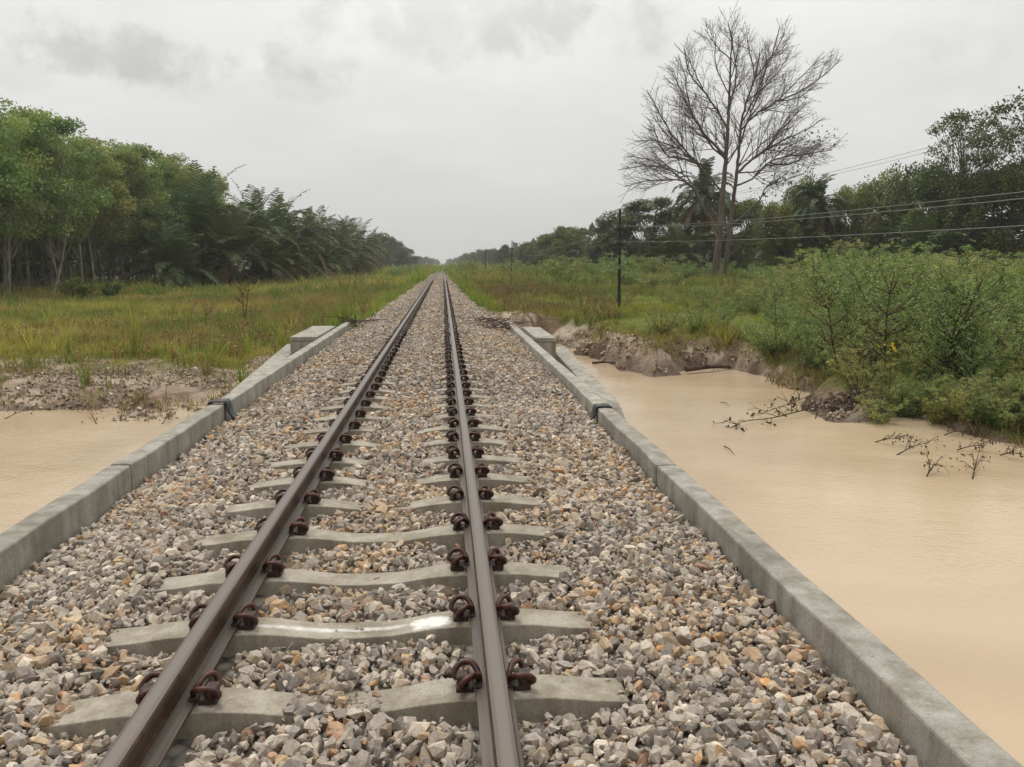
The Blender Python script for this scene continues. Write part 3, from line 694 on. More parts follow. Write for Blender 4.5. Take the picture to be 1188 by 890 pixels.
# tall weeds with thin dark stems along the right bank
def weeds(name, pts, hgt, cols, label, seed, leaf=.05, per=14):
    r = np.random.default_rng(seed); tb = TB()
    for (x, y) in pts:
        z = float(ground_z(np.array([x]), np.array([y]))[0]); h = hgt * r.uniform(.6, 1.3)
        for q in range(2):
            top = np.array([x + r.normal(0, .18) * h, y + r.normal(0, .18) * h, z + h * r.uniform(.7, 1)])
            tube(tb, [(x, y, z - .05), (.5 * (x + top[0]) + r.normal(0, .03), .5 * (y + top[1]), z + h * .5), top], [.007, .005, .003], 3, (.12, .075, .045))
            c = np.array(cols[r.integers(len(cols))]); t_ = r.uniform(.25, 1, per)[:, None]
            C = np.array([x, y, z]) * (1 - t_) + top * t_ + r.normal(0, .06 * h, (per, 3))
            leafs(tb, C, leaf * 1.7, leaf * .6, c, .4, r=r)
    return tag(tb.build(name, M['leaf']), label, kind='stuff')
def pts_in(x0, x1, y0, y1, n, seed, f):
    r = np.random.default_rng(seed); X = r.uniform(x0, x1, n); Y = r.uniform(y0, y1, n); k = f(X, Y); return list(zip(X[k], Y[k]))
okland = lambda X, Y: (water_sd(X, Y) > .35) & (mud_mask(X, Y, water_sd(X, Y)) < .6)
weeds('weeds', pts_in(2.2, 9, 17, 52, 2600, 5, lambda X, Y: okland(X, Y) & (vn(X, Y, 1.3, 99) > .5) & (X < 3.2 + (Y - 17) * .28)), .5, [(.26, .14, .075), (.20, .17, .065), (.15, .20, .06)], 'reddish brown weeds along the right bank', 6)
weeds('weeds', pts_in(-14, -2.4, 11, 60, 1700, 8, lambda X, Y: okland(X, Y) & (vn(X, Y, 3, 98) > .5)), .42, [(.25, .17, .08), (.19, .22, .07), (.30, .23, .11)], 'straw coloured weeds scattered in the left field', 9)
# clods and rubble along the banks
def clods(name, pts, rad, cols, label, seed, squash=.02):
    r = np.random.default_rng(seed); P = np.array([(x, y, 0) for x, y in pts], float)
    P[:, 2] = ground_z(P[:, 0], P[:, 1]) + squash
    C = np.array(cols)[r.integers(len(cols), size=len(P))] * r.uniform(.8, 1.2, (len(P), 1)); tb = TB()
    scatter(tb, rl, P, rad * np.minimum(np.exp(r.normal(0, .5, len(P))), 2.3), C, r)
    return tag(tb.build(name, M['soil']), label, kind='stuff')
def bank(X, Y): sd = water_sd(X, Y); return (sd > 0.0) & (mud_mask(X, Y, sd) > .5) & (vn(X, Y, 1.2, 88) > .35)
clods('mud_clods', pts_in(2.4, 13, 13, 28, 9000, 15, bank), .045, [(.58, .46, .34), (.42, .32, .22), (.28, .20, .13), (.64, .52, .40)], 'crumbled clay clods along the eroded right bank', 16)
clods('rubble', pts_in(-13, -2.6, 11, 22, 16000, 17, lambda X, Y: bank(X, Y) & (X < -2.7)), .030, [(.60, .50, .40), (.40, .31, .22), (.70, .61, .50), (.34, .27, .18)], 'pale broken rubble and clay on the left shore', 18)

r = np.random.default_rng(141); tb = TB()
for x, y in pts_in(2.6, 10, 15, 27, 2600, 142, lambda X, Y: (water_sd(X, Y) > .25) & (water_sd(X, Y) < .75))[:170]:
    z = float(ground_z(np.array([x]), np.array([y]))[0]); d = np.array([r.normal(0, .12), -abs(r.normal(.15, .12)), 0]); h = r.uniform(.1, .32)
    tube(tb, [(x, y, z + .02), (x + d[0] * .6, y + d[1] * .8, z - h * .2 + .03), (x + d[0], y + d[1], z - h)], [.010, .007, .003], 3, cap=False)
tag(tb.build('exposed_roots', M['twig']), 'thin roots hanging from the broken right bank', kind='stuff')
# ------------------------------------------------------------------ trees
def limb_path(p0, p1, r, bend=.15, n=5):
    p0 = np.array(p0, float); p1 = np.array(p1, float); d = np.linalg.norm(p1 - p0); t = np.linspace(0, 1, n)[:, None]
    mid = r.normal(0, bend * d, 3); mid[2] = -abs(mid[2]) * .4
    return p0 * (1 - t) + p1 * t + mid * (4 * t * (1 - t)) * .5
def make_tree(name, seed, H, cb, rad, nclump, nleaf, lsize, cols, bark='bark', trunk_r=.14, cr=1.0, flat=.6, lean=0, shape='ovoid', up=.5, vines=0, stems=1, trunkcol=None):
    r = np.random.default_rng(seed); root = empty(name, (0, 0, 0)); tt = TB(); lf = TB()
    for s_ in range(stems):
        off = np.array([r.normal(0, .3), r.normal(0, .3), 0]) * (stems > 1)
        top = np.array([r.normal(0, .06 + lean) * H, r.normal(0, .06 + lean) * H, H * .86]) + off * 3
        tp = limb_path(off + [0, 0, -.3], top, r, .05, 9); rr = np.linspace(trunk_r, trunk_r * .2, 9); rr[0] *= 1.35
        tube(tt, tp, rr, 7)
        for k in range(nclump // stems):
            u = r.uniform(0, 1); z = cb + (H - cb) * (u ** .85)
            f = (z - cb) / (H - cb)
            prof = {'ovoid': math.sin(math.pi * (.12 + .80 * f)) ** .7, 'umbrella': .35 + .65 * math.sqrt(max(0, 1 - (2 * f - .9) ** 2 * .9)) if f < .98 else .3, 'cone': 1.05 - .85 * f}[shape]
            a = r.uniform(0, 2 * math.pi); q = rad * prof * math.sqrt(r.uniform(.12, 1))
            i0 = min(7, max(1, int(8 * max(cb * 1.05, z - q * .8 - .3) / H)))
            base_ = tp[i0]; ctr = np.array([base_[0] * .6 + math.cos(a) * q, base_[1] * .6 + math.sin(a) * q, z])
            lp = limb_path(base_, ctr, r, .12, 5); tube(tt, lp, np.linspace(rr[i0] * .26, .010, 5), 4, cap=False)
            n = int(nleaf / nclump * r.uniform(.6, 1.4)); cs = cr * r.uniform(.6, 1.3)
            C = r.normal(size=(n, 3)); C = unit(C) * (r.random((n, 1)) ** .45) * cs * np.array([1, 1, flat]); C += ctr
            col = np.array(cols[r.integers(len(cols))]) * r.uniform(.8, 1.25)
            leafs(lf, C, lsize * 1.5, lsize * .75, col, up, r=r, droop=.25)
    for k in range(vines):
        a = r.uniform(0, 2 * math.pi); q = rad * r.uniform(.4, .95); z1 = H * r.uniform(.45, .9); n = 90
        C = np.stack([np.full(n, math.cos(a) * q), np.full(n, math.sin(a) * q), np.linspace(z1, max(.3, z1 - H * r.uniform(.3, .6)), n)], -1) + r.normal(0, .28, (n, 3))
        leafs(lf, C, lsize * 1.5, lsize * .9, np.array(cols[0]) * r.uniform(.8, 1.1), .2, r=r, droop=.5)
    tt.build('trunk', M[bark], root, smooth=True); lf.build('crown', M['leaf'], root)
    return root
GREEN = [(.185, .26, .085), (.22, .295, .095), (.155, .225, .08), (.25, .315, .105)]
DARK = [(.075, .11, .042), (.095, .132, .048), (.06, .09, .036)]
MID = [(.12, .175, .058), (.10, .15, .05), (.155, .205, .065)]
OLIVE = [(.155, .20, .07), (.19, .235, .08), (.125, .17, .06)]
FARC = [(.075, .11, .045), (.065, .095, .04)]

def place(proto, x, y, rz, sc, label, cat, group=None, dz=0, first=set()):
    if proto.name not in first: o = proto; first.add(proto.name); KIDS[proto.name] = kids(proto)
    else: o = copy_tree(proto)
    z = float(ground_z(np.array([x]), np.array([y]))[0]) if abs(y) < 300 else -.6
    o.location = (x, y, z + dz); o.rotation_euler = (0, 0, rz); o.scale = (sc, sc, sc) if not isinstance(sc, tuple) else sc
    tag(o, label, cat, group); return o

# rubber plantation on the left
rub = [make_tree('rubber_tree', 200 + k, 13.2, 4.6, 3.1, 44, 9500, .17, GREEN, 'bark_pale', .12, 1.05, .62, .02, up=.45) for k in range(5)]
rp = random.Random(4); front = []; rows = []
for ri, xr in enumerate((-28.6, -33.5, -38.5, -44, -50, -57)):
    for q in range(26):
        y = 50 + ri * 1.5 + q * 3.6 + rp.uniform(-.7, .7)
        if y > 128: continue
        if ri == 0 and y > 104: continue
        if (xr / y) < -.66: continue
        (front if ri == 0 else rows).append((xr + rp.uniform(-.6, .6), y, ri))
front.sort(key=lambda p: p[1])
for q, (x, y, ri) in enumerate(front):
    hs = rp.uniform(.93, 1.03) * (.93 if y < 58 else 1)
    lb = 'rubber tree with pale slender trunk, ' + (f'{ORD[q]} from the left in the front row'.replace('nearest', 'first') if q < 19 else 'at the far end of the front row')
    place(rub[q % 5], x, y, rp.uniform(0, 6.28), hs, lb, 'tree', 'rubber trees of the left plantation')
for (x, y, ri) in rows:
    place(rub[rp.randrange(5)], x, y, rp.uniform(0, 6.28), rp.uniform(.92, 1.03) * (1 + .01 * ri) * (.93 if y < 62 else 1), 'rubber tree standing behind the front row of the left plantation', 'tree', 'rubber trees of the left plantation')

# palms
def make_palm(name, seed, H, nf, fl, col, trunk_r=.22, stems=1, drop=1.0, dead=3):
    r = np.random.default_rng(seed); root = empty(name, (0, 0, 0)); tt = TB(); cr_ = TB()
    for s_ in range(stems):
        tx = r.normal(0, .08) * H * (1 + (stems > 1)); ty = r.normal(0, .08) * H * (1 + (stems > 1)); hh = H * (1 if s_ == 0 else r.uniform(.45, .9))
        if hh > .6:
            tube(tt, [(s_ * .3, 0, -.3), (tx * .4, ty * .4, hh * .5), (tx, ty, hh)], [trunk_r * 1.3, trunk_r, trunk_r * .85], 8)
        for k in range(nf):
            a = k * 2.4 + r.uniform(-.3, .3); el = math.radians(r.uniform(5, 50) if r.random() < .5 else r.uniform(50, 84)) if k >= dead else math.radians(r.uniform(-50, -15)); L_ = fl * r.uniform(.8, 1.1)
            d = np.array([math.cos(a) * math.cos(el), math.sin(a) * math.cos(el), math.sin(el)]); P = [np.array([tx, ty, hh])]
            for q in range(9):
                d = unit(d + np.array([0, 0, -.06 * drop * (1 + q * .42)])); P.append(P[-1] + d * L_ / 9)
            P = np.array(P); tube(cr_, P, np.linspace(.035, .008, 10), 3, (.10, .12, .04) if k >= dead else (.2, .14, .07), cap=False)
            T = np.gradient(P, axis=0); T = unit(T); side = unit(np.cross(T, [0, 0, 1.0])); up = np.cross(side, T)
            cc = np.array(col) * r.uniform(.75, 1.3) if k >= dead else np.array((.20, .14, .06))
            for sgn in (-1, 1):
                nl = 26; tt_ = np.linspace(.12, .99, nl) * 9; i0 = np.minimum(tt_.astype(int), 8); f = (tt_ - i0)[:, None]
                C = P[i0] * (1 - f) + P[i0 + 1] * f
                dv = side[i0] * sgn * .8 + T[i0] * .65 + up[i0] * .28 + r.normal(0, .09, (nl, 3)); dv[:, 2] -= .22 * drop; dv = unit(dv)
                ll = fl * .19 * np.sin(np.pi * np.clip(np.linspace(.2, 1.0, nl), 0, .97)) ** .5; ll = ll[:, None] * r.uniform(.85, 1.1, (nl, 1))
                w = np.cross(dv, up[i0]); w = unit(w) * .085
                wv = unit(np.cross(dv, w)) * .03
                V = np.stack([C - w * .6, C + w * .6, C + dv * ll * .6 + w * .7 - [0, 0, .03], C + dv * ll - [0, 0, .16 * fl * .2], C + dv * ll * .6 - w * .7 - [0, 0, .03]], 1)
                cr_.add(V.reshape(-1, 3), np.arange(nl * 5).reshape(nl, 5), np.repeat(cc[None] * r.uniform(.8, 1.2, (nl, 1)), 5, 0))
    if tt.n: tt.build('trunk', M['bark'], root, smooth=True)
    else:
        tube(tt, [(0, 0, -.3), (0, 0, .5)], [trunk_r * 1.4, trunk_r], 8); tt.build('trunk', M['bark'], root)
    cr_.build('fronds', M['palm'], root); return root
PD = (.08, .12, .046)
palm = [make_palm('sago_palm', 301, 3.6, 25, 7.4, PD, .3, 1, 1.0, 3), make_palm('sago_palm', 302, 2.4, 22, 6.6, (.075, .115, .042), .3, 2, 1.05, 3), make_palm('sago_palm', 303, 5.6, 26, 5.6, (.105, .14, .055), .28, 1, 1.05, 5),
        make_palm('sago_palm', 304, 1.4, 26, 5.2, (.08, .12, .04), .3, 2, 1.0, 5)]
spots = [(-23.5, 84, 0, 1.15), (-20, 80, 1, 1), (-19.5, 90, 2, .98), (-17.8, 86, 3, .9), (-22, 97, 0, 1.15), (-18.4, 99, 1, 1.1), (-17.6, 108, 2, .95), (-21, 108, 0, 1.1), (-16.8, 116, 3, 1.0), (-18.8, 122, 0, 1.0), (-16.9, 131, 1, 1.15),
         (-19.5, 137, 2, 1.0), (-16.6, 145, 0, .95), (-18, 155, 1, 1.2), (-16.2, 163, 2, .92), (-17.8, 174, 0, 1.05), (-16, 186, 2, 1.0), (-17, 200, 0, 1.0), (-24.5, 76, 3, 1.1), (-23, 118, 2, 1.1), (-22, 150, 0, 1.2)]
spots = sorted(spots, key=lambda p: p[0] / p[1])
for q, (x, y, k, s) in enumerate(spots):
    lb = f'dark green feathery palm beyond the left field, {ORD[q]} from the left in the palm belt'.replace('nearest', 'first') if q < 20 else 'dark green feathery palm at the far right end of the left palm belt'
    place(palm[k], x, y, rp.uniform(0, 6.28), s * rp.uniform(.95, 1.05), lb, 'palm', 'palms beyond the left field')

# generic broadleaf trees
big = make_tree('rain_tree', 401, 9.8, 2.0, 6.6, 95, 26000, .26, DARK, 'bark', .45, 1.35, .45, .02, 'umbrella', up=.75)
dk = [make_tree('broadleaf_tree', 410 + k, 11, 1.6, 3.9, 60, 13000, .24, DARK, 'bark', .2, 1.25, .8, .03, vines=5) for k in range(2)]
md_ = [make_tree('broadleaf_tree', 420 + k, 10, 1.2, 3.9, 60, 13000, .24, MID, 'bark', .2, 1.2, .75, .03, vines=6) for k in range(3)]
ol = [make_tree('draped_tree', 430 + k, 9, .8, 3.4, 55, 13000, .20, OLIVE, 'bark', .16, 1.1, 1.1, .04, vines=10, up=.3) for k in range(2)]
airy = [make_tree('airy_tree', 440 + k, 14, 6.0, 4.4, 130, 6300, .19, DARK, 'bark', .22, .85, .6, .03, 'umbrella', up=.6) for k in range(2)]
far = [make_tree('distant_tree', 450 + k, 12, 1.0, 5.0, 46, 4500, .55, FARC, 'bark', .25, 1.8, .8, .02) for k in range(3)]
def X_at(px, Y): return at(px, 305, Y).x
def tree_px(proto, px, top, Y, H, label, group=None, cat='tree', rz=0, wx=1):
    x = X_at(px, Y); z = float(ground_z(np.array([x]), np.array([Y]))[0]) if Y < 300 else -.6
    zt = at(px, top, Y).z; s = (zt - z) / H
    return place(proto, x, Y, rz, (s * wx, s * wx, s), label, cat, group)
tree_px(big, 752, 232, 112, 9.9, 'wide dark spreading tree behind the nearest telegraph pole')
tree_px(dk[0], 700, 252, 118, 11.5, 'dark bushy tree at the left foot of the wide spreading tree')
tree_px(md_[0], 664, 262, 128, 10.6, 'rounded green tree left of the wide dark spreading tree', wx=1.25)
tree_px(md_[1], 640, 271, 150, 10.6, 'green tree farther along, just right of the second telegraph pole', wx=1.2)
tree_px(md_[2], 622, 279, 180, 10.6, 'small rounded tree in the receding right tree line', wx=1.1)
tree_px(airy[0], 629, 271, 165, 14.4, 'thin tree sticking out above the receding right tree line')
tree_px(dk[1], 585, 284, 215, 11.6, 'lone dark tree just left of the second telegraph pole', wx=.8)
tree_px(dk[0], 800, 240, 105, 11.5, 'dark tree directly behind the bare tree, left side', wx=.9)
tree_px(dk[1], 838, 236, 104, 11.5, 'dark tree directly behind the bare tree trunks', wx=1.0)
tree_px(md_[1], 868, 232, 98, 10.6, 'green tree just right of the bare tree trunks', wx=.8)
tree_px(ol[0], 925, 206, 84, 9.4, 'vine draped tree with twisted top right of the bare tree', wx=.62)
tree_px(ol[1], 900, 236, 80, 9.4, 'low vine draped tree right of the bare tree', wx=.8)
tree_px(ol[1], 985, 218, 84, 9.4, 'light olive drooping tree between draped palm and dark grove', wx=.85)
tree_px(ol[0], 1018, 198, 80, 9.4, 'tallest light olive drooping tree in the right grove', wx=.8)
tree_px(md_[2], 960, 246, 86, 10.6, 'low green tree under the light olive trees', wx=.8)
tree_px(dk[0], 1060, 190, 76, 11.5, 'dense dark tree left of the tall airy trees', wx=.9)
tree_px(md_[0], 1095, 196, 70, 10.6, 'dense green tree below the tall airy tree', wx=1)
tree_px(dk[1], 1135, 200, 66, 11.5, 'dense dark tree below the tall airy tree at right', wx=1)
tree_px(md_[1], 1180, 188, 64, 10.6, 'dense green tree at the right edge of the view', wx=1)
tree_px(dk[0], 1235, 170, 64, 11.5, 'dark tree just outside the right edge of the thicket', wx=1.1)
tree_px(airy[0], 1112, 124, 68, 14.4, 'tall airy tree with sparse dark leaf clusters, left of two', 'tall airy trees at right', wx=.85, rz=1)
tree_px(airy[1], 1176, 103, 62, 14.4, 'tallest airy tree with straight trunk at the right edge', 'tall airy trees at right', wx=.95)
vp = make_palm('draped_palm', 310, 8.2, 46, 4.6, (.065, .10, .038), .35, 1, 1.5, 6)
tree_px(vp, 812, 193, 100, 11.4, 'shaggy tall palm behind the bare tree', 'palms on the right', 'palm')
tree_px(vp, 945, 222, 82, 10.0, 'shaggy palm with a pale frond right of the bare tree', 'palms on the right', 'palm', rz=2)
tree_px(palm[3], 785, 258, 96, 5.6, 'low palm bushy at the left foot of the bare tree', 'palms on the right', 'palm')
tree_px(palm[3], 1072, 250, 66, 5.6, 'low palm in front of the dense dark grove at right', 'palms on the right', 'palm', rz=1)
tree_px(palm[1], 905, 246, 82, 7.0, 'bushy palm under the vine draped tree', 'palms on the right', 'palm', rz=3)
# receding tree lines
rq = random.Random(9)
for (px, top, Y) in [(452, 275, 300), (440, 272, 270), (463, 280, 330), (475, 288, 360), (430, 282, 250), (418, 286, 240), (446, 290, 260), (468, 290, 300)]:
    tree_px(far[rq.randrange(3)], px, top, Y, 12.6, 'hazy tree in the cluster beyond the left palm belt', 'hazy trees beyond the left palm belt', rz=rq.uniform(0, 6), wx=.95)
for (px, top, Y) in [(484, 297, 560), (490, 299, 640), (496, 298, 700), (502, 300, 800), (507, 301, 950), (479, 299, 500), (487, 300, 620), (499, 301, 820)]:
    tree_px(far[rq.randrange(3)], px, top, Y, 12.6, 'faint far tree left of the vanishing rails', 'faint far trees left of the rails', rz=rq.uniform(0, 6), wx=1.5)
for (px, top, Y) in [(601, 286, 260), (593, 290, 290), (577, 290, 320), (570, 289, 350), (562, 291, 380), (555, 290, 420), (548, 293, 470), (541, 294, 540), (535, 297, 620), (529, 299, 720), (523, 300, 860), (519, 301, 1000), (566, 294, 330), (610, 288, 230), (550, 297, 440), (611, 281, 205)]:
    tree_px(far[rq.randrange(3)], px, top, Y, 12.6, 'hazy tree in the receding line on the right', 'hazy trees in the right tree line', rz=rq.uniform(0, 6), wx=1.15)
# far-off woods closing the horizon
tb = TB(); r = np.random.default_rng(77)
for sx_, x0 in ((-1, -60), (1, 40)):
    n = 60000; Y = r.uniform(260, 1500, n); X = sx_ * (abs(x0) + r.uniform(0, 500, n) ** 1.0) ; hz = (6 + 9 * fbm(X, Y, 40, 120)) * r.random(n) ** .6
    leafs(tb, np.stack([X, Y, hz - 1], -1), 4.5, 3.2, np.array([.04, .062, .028]), .5, r=r)
tag(tb.build('far_woods', M['leaf']), 'far hazy woods closing the horizon', kind='stuff')
# undergrowth behind plantation
tb = TB(); n = 60000; X = r.uniform(-90, -58, n); Y = r.uniform(60, 240, n); Z = -1 + 15 * r.random(n) * fbm(X, Y, 6, 130) * 1.2
leafs(tb, np.stack([X, Y, Z], -1), .9, .6, np.array([.035, .055, .02]), .4, r=r)
tag(tb.build('back_thicket', M['leaf']), 'dark undergrowth behind the plantation', kind='stuff')

# ------------------------------------------------------------------ shrubs
def make_shrub(name, seed, H, rad, nst, ntw, nl, ls, cols, stemcol=(.09, .075, .045), base_up=.28):
    r = np.random.default_rng(seed); root = empty(name, (0, 0, 0)); st_ = TB(); lf = TB(); LC = []; LD = []; LK = []
    for k in range(nst):
        a = r.uniform(0, 6.283); q = rad * math.sqrt(r.uniform(.03, 1)); h = H * (r.uniform(.72, 1.0) - .28 * (q / rad) ** 2)
        h *= r.uniform(.78, 1.12); tip = np.array([math.cos(a) * q, math.sin(a) * q, h]); P = limb_path((r.normal(0, .08), r.normal(0, .08), -.1), tip, r, .18, 7)
        tube(st_, P, np.linspace(.018, .005, 7), 4, cap=False)
        c0 = np.array(cols[r.integers(len(cols))])
        for j in range(ntw):
            t_ = r.uniform(base_up, 1) * 6; i0 = min(5, int(t_)); p = P[i0] * (1 - (t_ - i0)) + P[i0 + 1] * (t_ - i0)
            az = r.uniform(0, 6.283); d = np.array([math.cos(az), math.sin(az), r.uniform(-.1, .7)]); d = unit(d) * r.uniform(.18, .42) * H * .38
            e = p + d; e[2] -= .03
            if r.random() < .6: tube(st_, [p, (p + e) / 2 + [0, 0, .03], e], [.006, .004, .002], 3, cap=False)
            tt_ = r.uniform(.15, 1.05, nl)[:, None]; C = p * (1 - tt_) + e * tt_ + r.normal(0, .03, (nl, 3))
            sd_ = np.cross(unit(d), [0, 0, 1.0]); sg = r.choice([-1, 1], nl)[:, None]
            LC.append(C); LD.append(sd_[None] * sg + unit(d)[None] * .6); LK.append(np.broadcast_to(c0 * r.uniform(.75, 1.25), (nl, 3)))
    leafs(lf, np.concatenate(LC), ls * 1.6, ls * .55, np.concatenate(LK), .55, np.concatenate(LD), r=r, droop=.15)
    st_.build('stems', M['twig'], root, smooth=True); lf.build('leaves', M['leaf'], root); return root
SG = [(.215, .295, .095), (.265, .34, .11), (.17, .245, .08), (.23, .30, .115)]
shr = [make_shrub('thicket_shrub', 500 + k, 2.15, 1.4, 15, 17, 24, .048, SG, base_up=.15) for k in range(4)]
shf = [make_shrub('scrub_bush', 510 + k, 2.3, 1.7, 18, 14, 11, .12, SG, base_up=.15) for k in range(3)]
rs = random.Random(21); cnt = 0; rsn = np.random.default_rng(5)
def in_view(x, y, m=90):
    d = Vector((x, y, 0)); px = (d.x * math.cos(YAW) - d.y * math.sin(YAW)) / max(d.y * math.cos(YAW) + d.x * math.sin(YAW), .1) * FPX + W0 / 2
    return -m < px < W0 + m
for q in range(60):
    yy = rs.uniform(17, 48); off = rs.random() ** 1.6 * 5.5; xx = 7.6 + (yy - 15) * .36 - off
    if water_sd(np.array([xx]), np.array([yy]))[0] > .5 and xx > 4.5: place(shr[q % 4], xx, yy, rs.uniform(0, 6.28), rs.uniform(.28, .62) * (1 - off * .07), 'small feathery bush scattered on the grass left of the dense thicket', 'shrub', 'scattered bushes on the right grassland')
y = 11.5
while y < 46:
    x = 7.6 + (y - 15) * .36
    if y < 17: x = max(x, 8.2)
    while x < 30:
        xx, yy = x + rs.uniform(-.5, .5), y + rs.uniform(-.5, .5)
        if water_sd(np.array([xx]), np.array([yy]))[0] > .2 and in_view(xx, yy):
            edge = (x - (7.6 + (y - 15) * .36)) < 1.0
            place(shr[rs.randrange(4)], xx, yy, rs.uniform(0, 6.28), rs.uniform(.55, .98) * (.62 if edge or yy < 14.2 else 1) * (1 + .018 * (yy - 12)) * (.8 + .45 * float(vn(xx, yy, 5, 140))), ('short feathery shrub along the left or water side edge of the right thicket' if edge or yy < 14.5 else 'feathery green shrub deep in the dense thicket on the right bank' if yy > 28 else 'feathery green shrub in the near part of the right bank thicket'), 'shrub', 'shrubs of the right thicket'); cnt += 1
        x += 1.35 if y < 26 else 1.9
    y += 1.35 if y < 26 else 1.9
for q in range(34):
    px_ = 1022 + q * 7.5; p = on(px_, 478 + rs.uniform(-6, 10) + max(0, px_ - 1080) * .11, -1.05)
    if water_sd(np.array([p.x]), np.array([p.y]))[0] > -.1: place(shr[q % 4], p.x, p.y, rs.uniform(0, 6.28), rs.uniform(.2, .42), 'low sprawling plant at the waterline below the right thicket', 'plant', 'low plants at the right waterline')
y = 47
while y < 120:
    x = 7.5 + .03 * (y - 47) + (6 if y < 56 else 0)
    while x < min(60, y * .8):
        xx, yy = x + rs.uniform(-1.1, 1.1), y + rs.uniform(-1.2, 1.2)
        if in_view(xx, yy) and rs.random() < .92:
            if abs(xx - yy * .34) < 3.2 and yy < 76: continue
            place(shf[rs.randrange(3)], xx, yy, rs.uniform(0, 6.28), (.62 if yy < 75 else .85) * rs.uniform(.5, 1.25) * (1 if x > 9 else .75) * (.65 + .7 * float(vn(xx, yy, 9, 141))), 'bushy green shrub in the far scrub beyond the right grassland', 'shrub', 'shrubs of the far right scrub'); cnt += 1
        x += 3.1 if y < 80 else 4.2
    y += 3.6 if y < 80 else 6
print('shrubs', cnt)
# scrub strips near the rails far ahead
for side, ex in ((-1, -4.2), (1, 3.6)):
    for q in range(14):
        yy = 120 + q * 16 + rs.uniform(-5, 5); xx = ex + side * rs.uniform(0, 5)
        place(shf[q % 3], xx, yy, rs.uniform(0, 6.28), rs.uniform(.7, 1.1), 'bright green bush hugging the far ' + ('left' if side < 0 else 'right') + ' side of the ballast', 'bush', 'bushes along the far track')
# understory in front of plantation and palms
LB = [(.10, .16, .04), (.13, .19, .05)]
ush = make_shrub('low_bush', 520, 1.5, 1.3, 16, 14, 14, .12, LB, base_up=.1)
for px, base_y, s, lb in ((92, 347, 1.0, 'rounded dark bush in front of the rubber trees at left'), (130, 345, .8, 'second low bush before the rubber trees'), (205, 334, 1.1, 'leafy bush at the foot of the middle rubber trees'),
                     (232, 331, 1.3, 'pale leafy bush at the right end of the rubber trees'), (300, 327, 1.5, 'scrubby bush at the foot of the palms'), (265, 328, 1.4, 'scrubby bush where rubber trees meet palms'), (350, 324, 1.4, 'scrubby bush below the middle palms'), (385, 322, 1.3, 'scrubby bush below the right palms'), (415, 320, 1.5, 'scrubby bush below the last palms')):
    p = on(px, base_y, -.88); place(ush, p.x, p.y, rs.uniform(0, 6), s, lb, 'bush')
# saplings
def make_sapling(name, seed, H, n, leafy, ls, col, sp=.35, stems=2):
    r = np.random.default_rng(seed); root = empty(name, (0, 0, 0)); st_ = TB(); lf = TB()
    for s_ in range(stems):
        top = np.array([r.normal(0, sp * .5) * H, r.normal(0, sp * .5) * H, H * (1 if s_ == 0 else .8)]); P = limb_path((s_ * .04, 0, -.1), top, r, .08, 7); tube(st_, P, np.linspace(.022, .006, 7) * (H / 1.6), 5)
        for j in range(n):
            i0 = r.integers(2, 6); az = r.uniform(0, 6.283); e = P[i0] + np.array([math.cos(az), math.sin(az), r.uniform(.5, 1.1)]) * H * r.uniform(.12, .3)
            tube(st_, limb_path(P[i0], e, r, .15, 4), np.linspace(.009, .003, 4) * (H / 1.6), 3, cap=False)
            for w in range(2):
                e2 = e + np.array([r.normal(0, 1), r.normal(0, 1), .8]) * H * .07; tube(st_, [e * .5 + P[i0] * .5, e2], [.004, .002], 3, cap=False)
            if leafy: C = P[i0] + (e - P[i0]) * r.uniform(.3, 1.15, (leafy, 1)) + r.normal(0, .05 * H, (leafy, 3)); leafs(lf, C, ls * 1.5, ls * .6, np.array(col), .5, r=r, droop=.2)
    st_.build('stems', M['twig'], root, smooth=True)
    if lf.n: lf.build('leaves', M['leaf'], root)
    return root
def sap(px, py, z, seed, H, n, leafy, ls, col, lb, nm='sapling', sp=.35, stems=2):
    p = on(px, py, z); place(make_sapling(nm, seed, H, n, leafy, ls, col, sp, stems), p.x, p.y, 0, 1, lb, 'sapling')
sap(283, 372, -.85, 601, 1.9, 12, 3, .06, (.15, .13, .06), 'nearly bare forked sapling in the left field')
sap(240, 388, -.85, 602, 1.1, 5, 2, .05, (.14, .10, .05), 'thin bare sapling nearer the track in the left field', stems=1)
sap(905, 394, -.5, 603, 1.3, 10, 5, .045, (.16, .23, .07), 'small leafy sapling alone on the grass before the thicket', stems=1)
sap(985, 450, -1.0, 604, 2.1, 30, 26, .045, (.16, .23, .07), 'two stemmed shrub with bare dark legs at the water edge', sp=.3)
sap(1080, 464, -1.0, 605, 2.2, 30, 28, .055, (.19, .26, .08), 'tall leafy shrub rising over the bank edge at right')
sap(1135, 470, -1.0, 606, 2.0, 28, 26, .06, (.18, .25, .09), 'broad leaved shrub with reddish stem near the right edge', sp=.45)
sap(1030, 458, -1.0, 607, 2.3, 30, 26, .048, (.17, .24, .07), 'slender shrub standing taller than its neighbours on the bank', stems=1)
sap(590, 352, -.4, 608, .8, 8, 6, .05, (.13, .09, .05), 'small reddish weed plant beside the sandy strip')

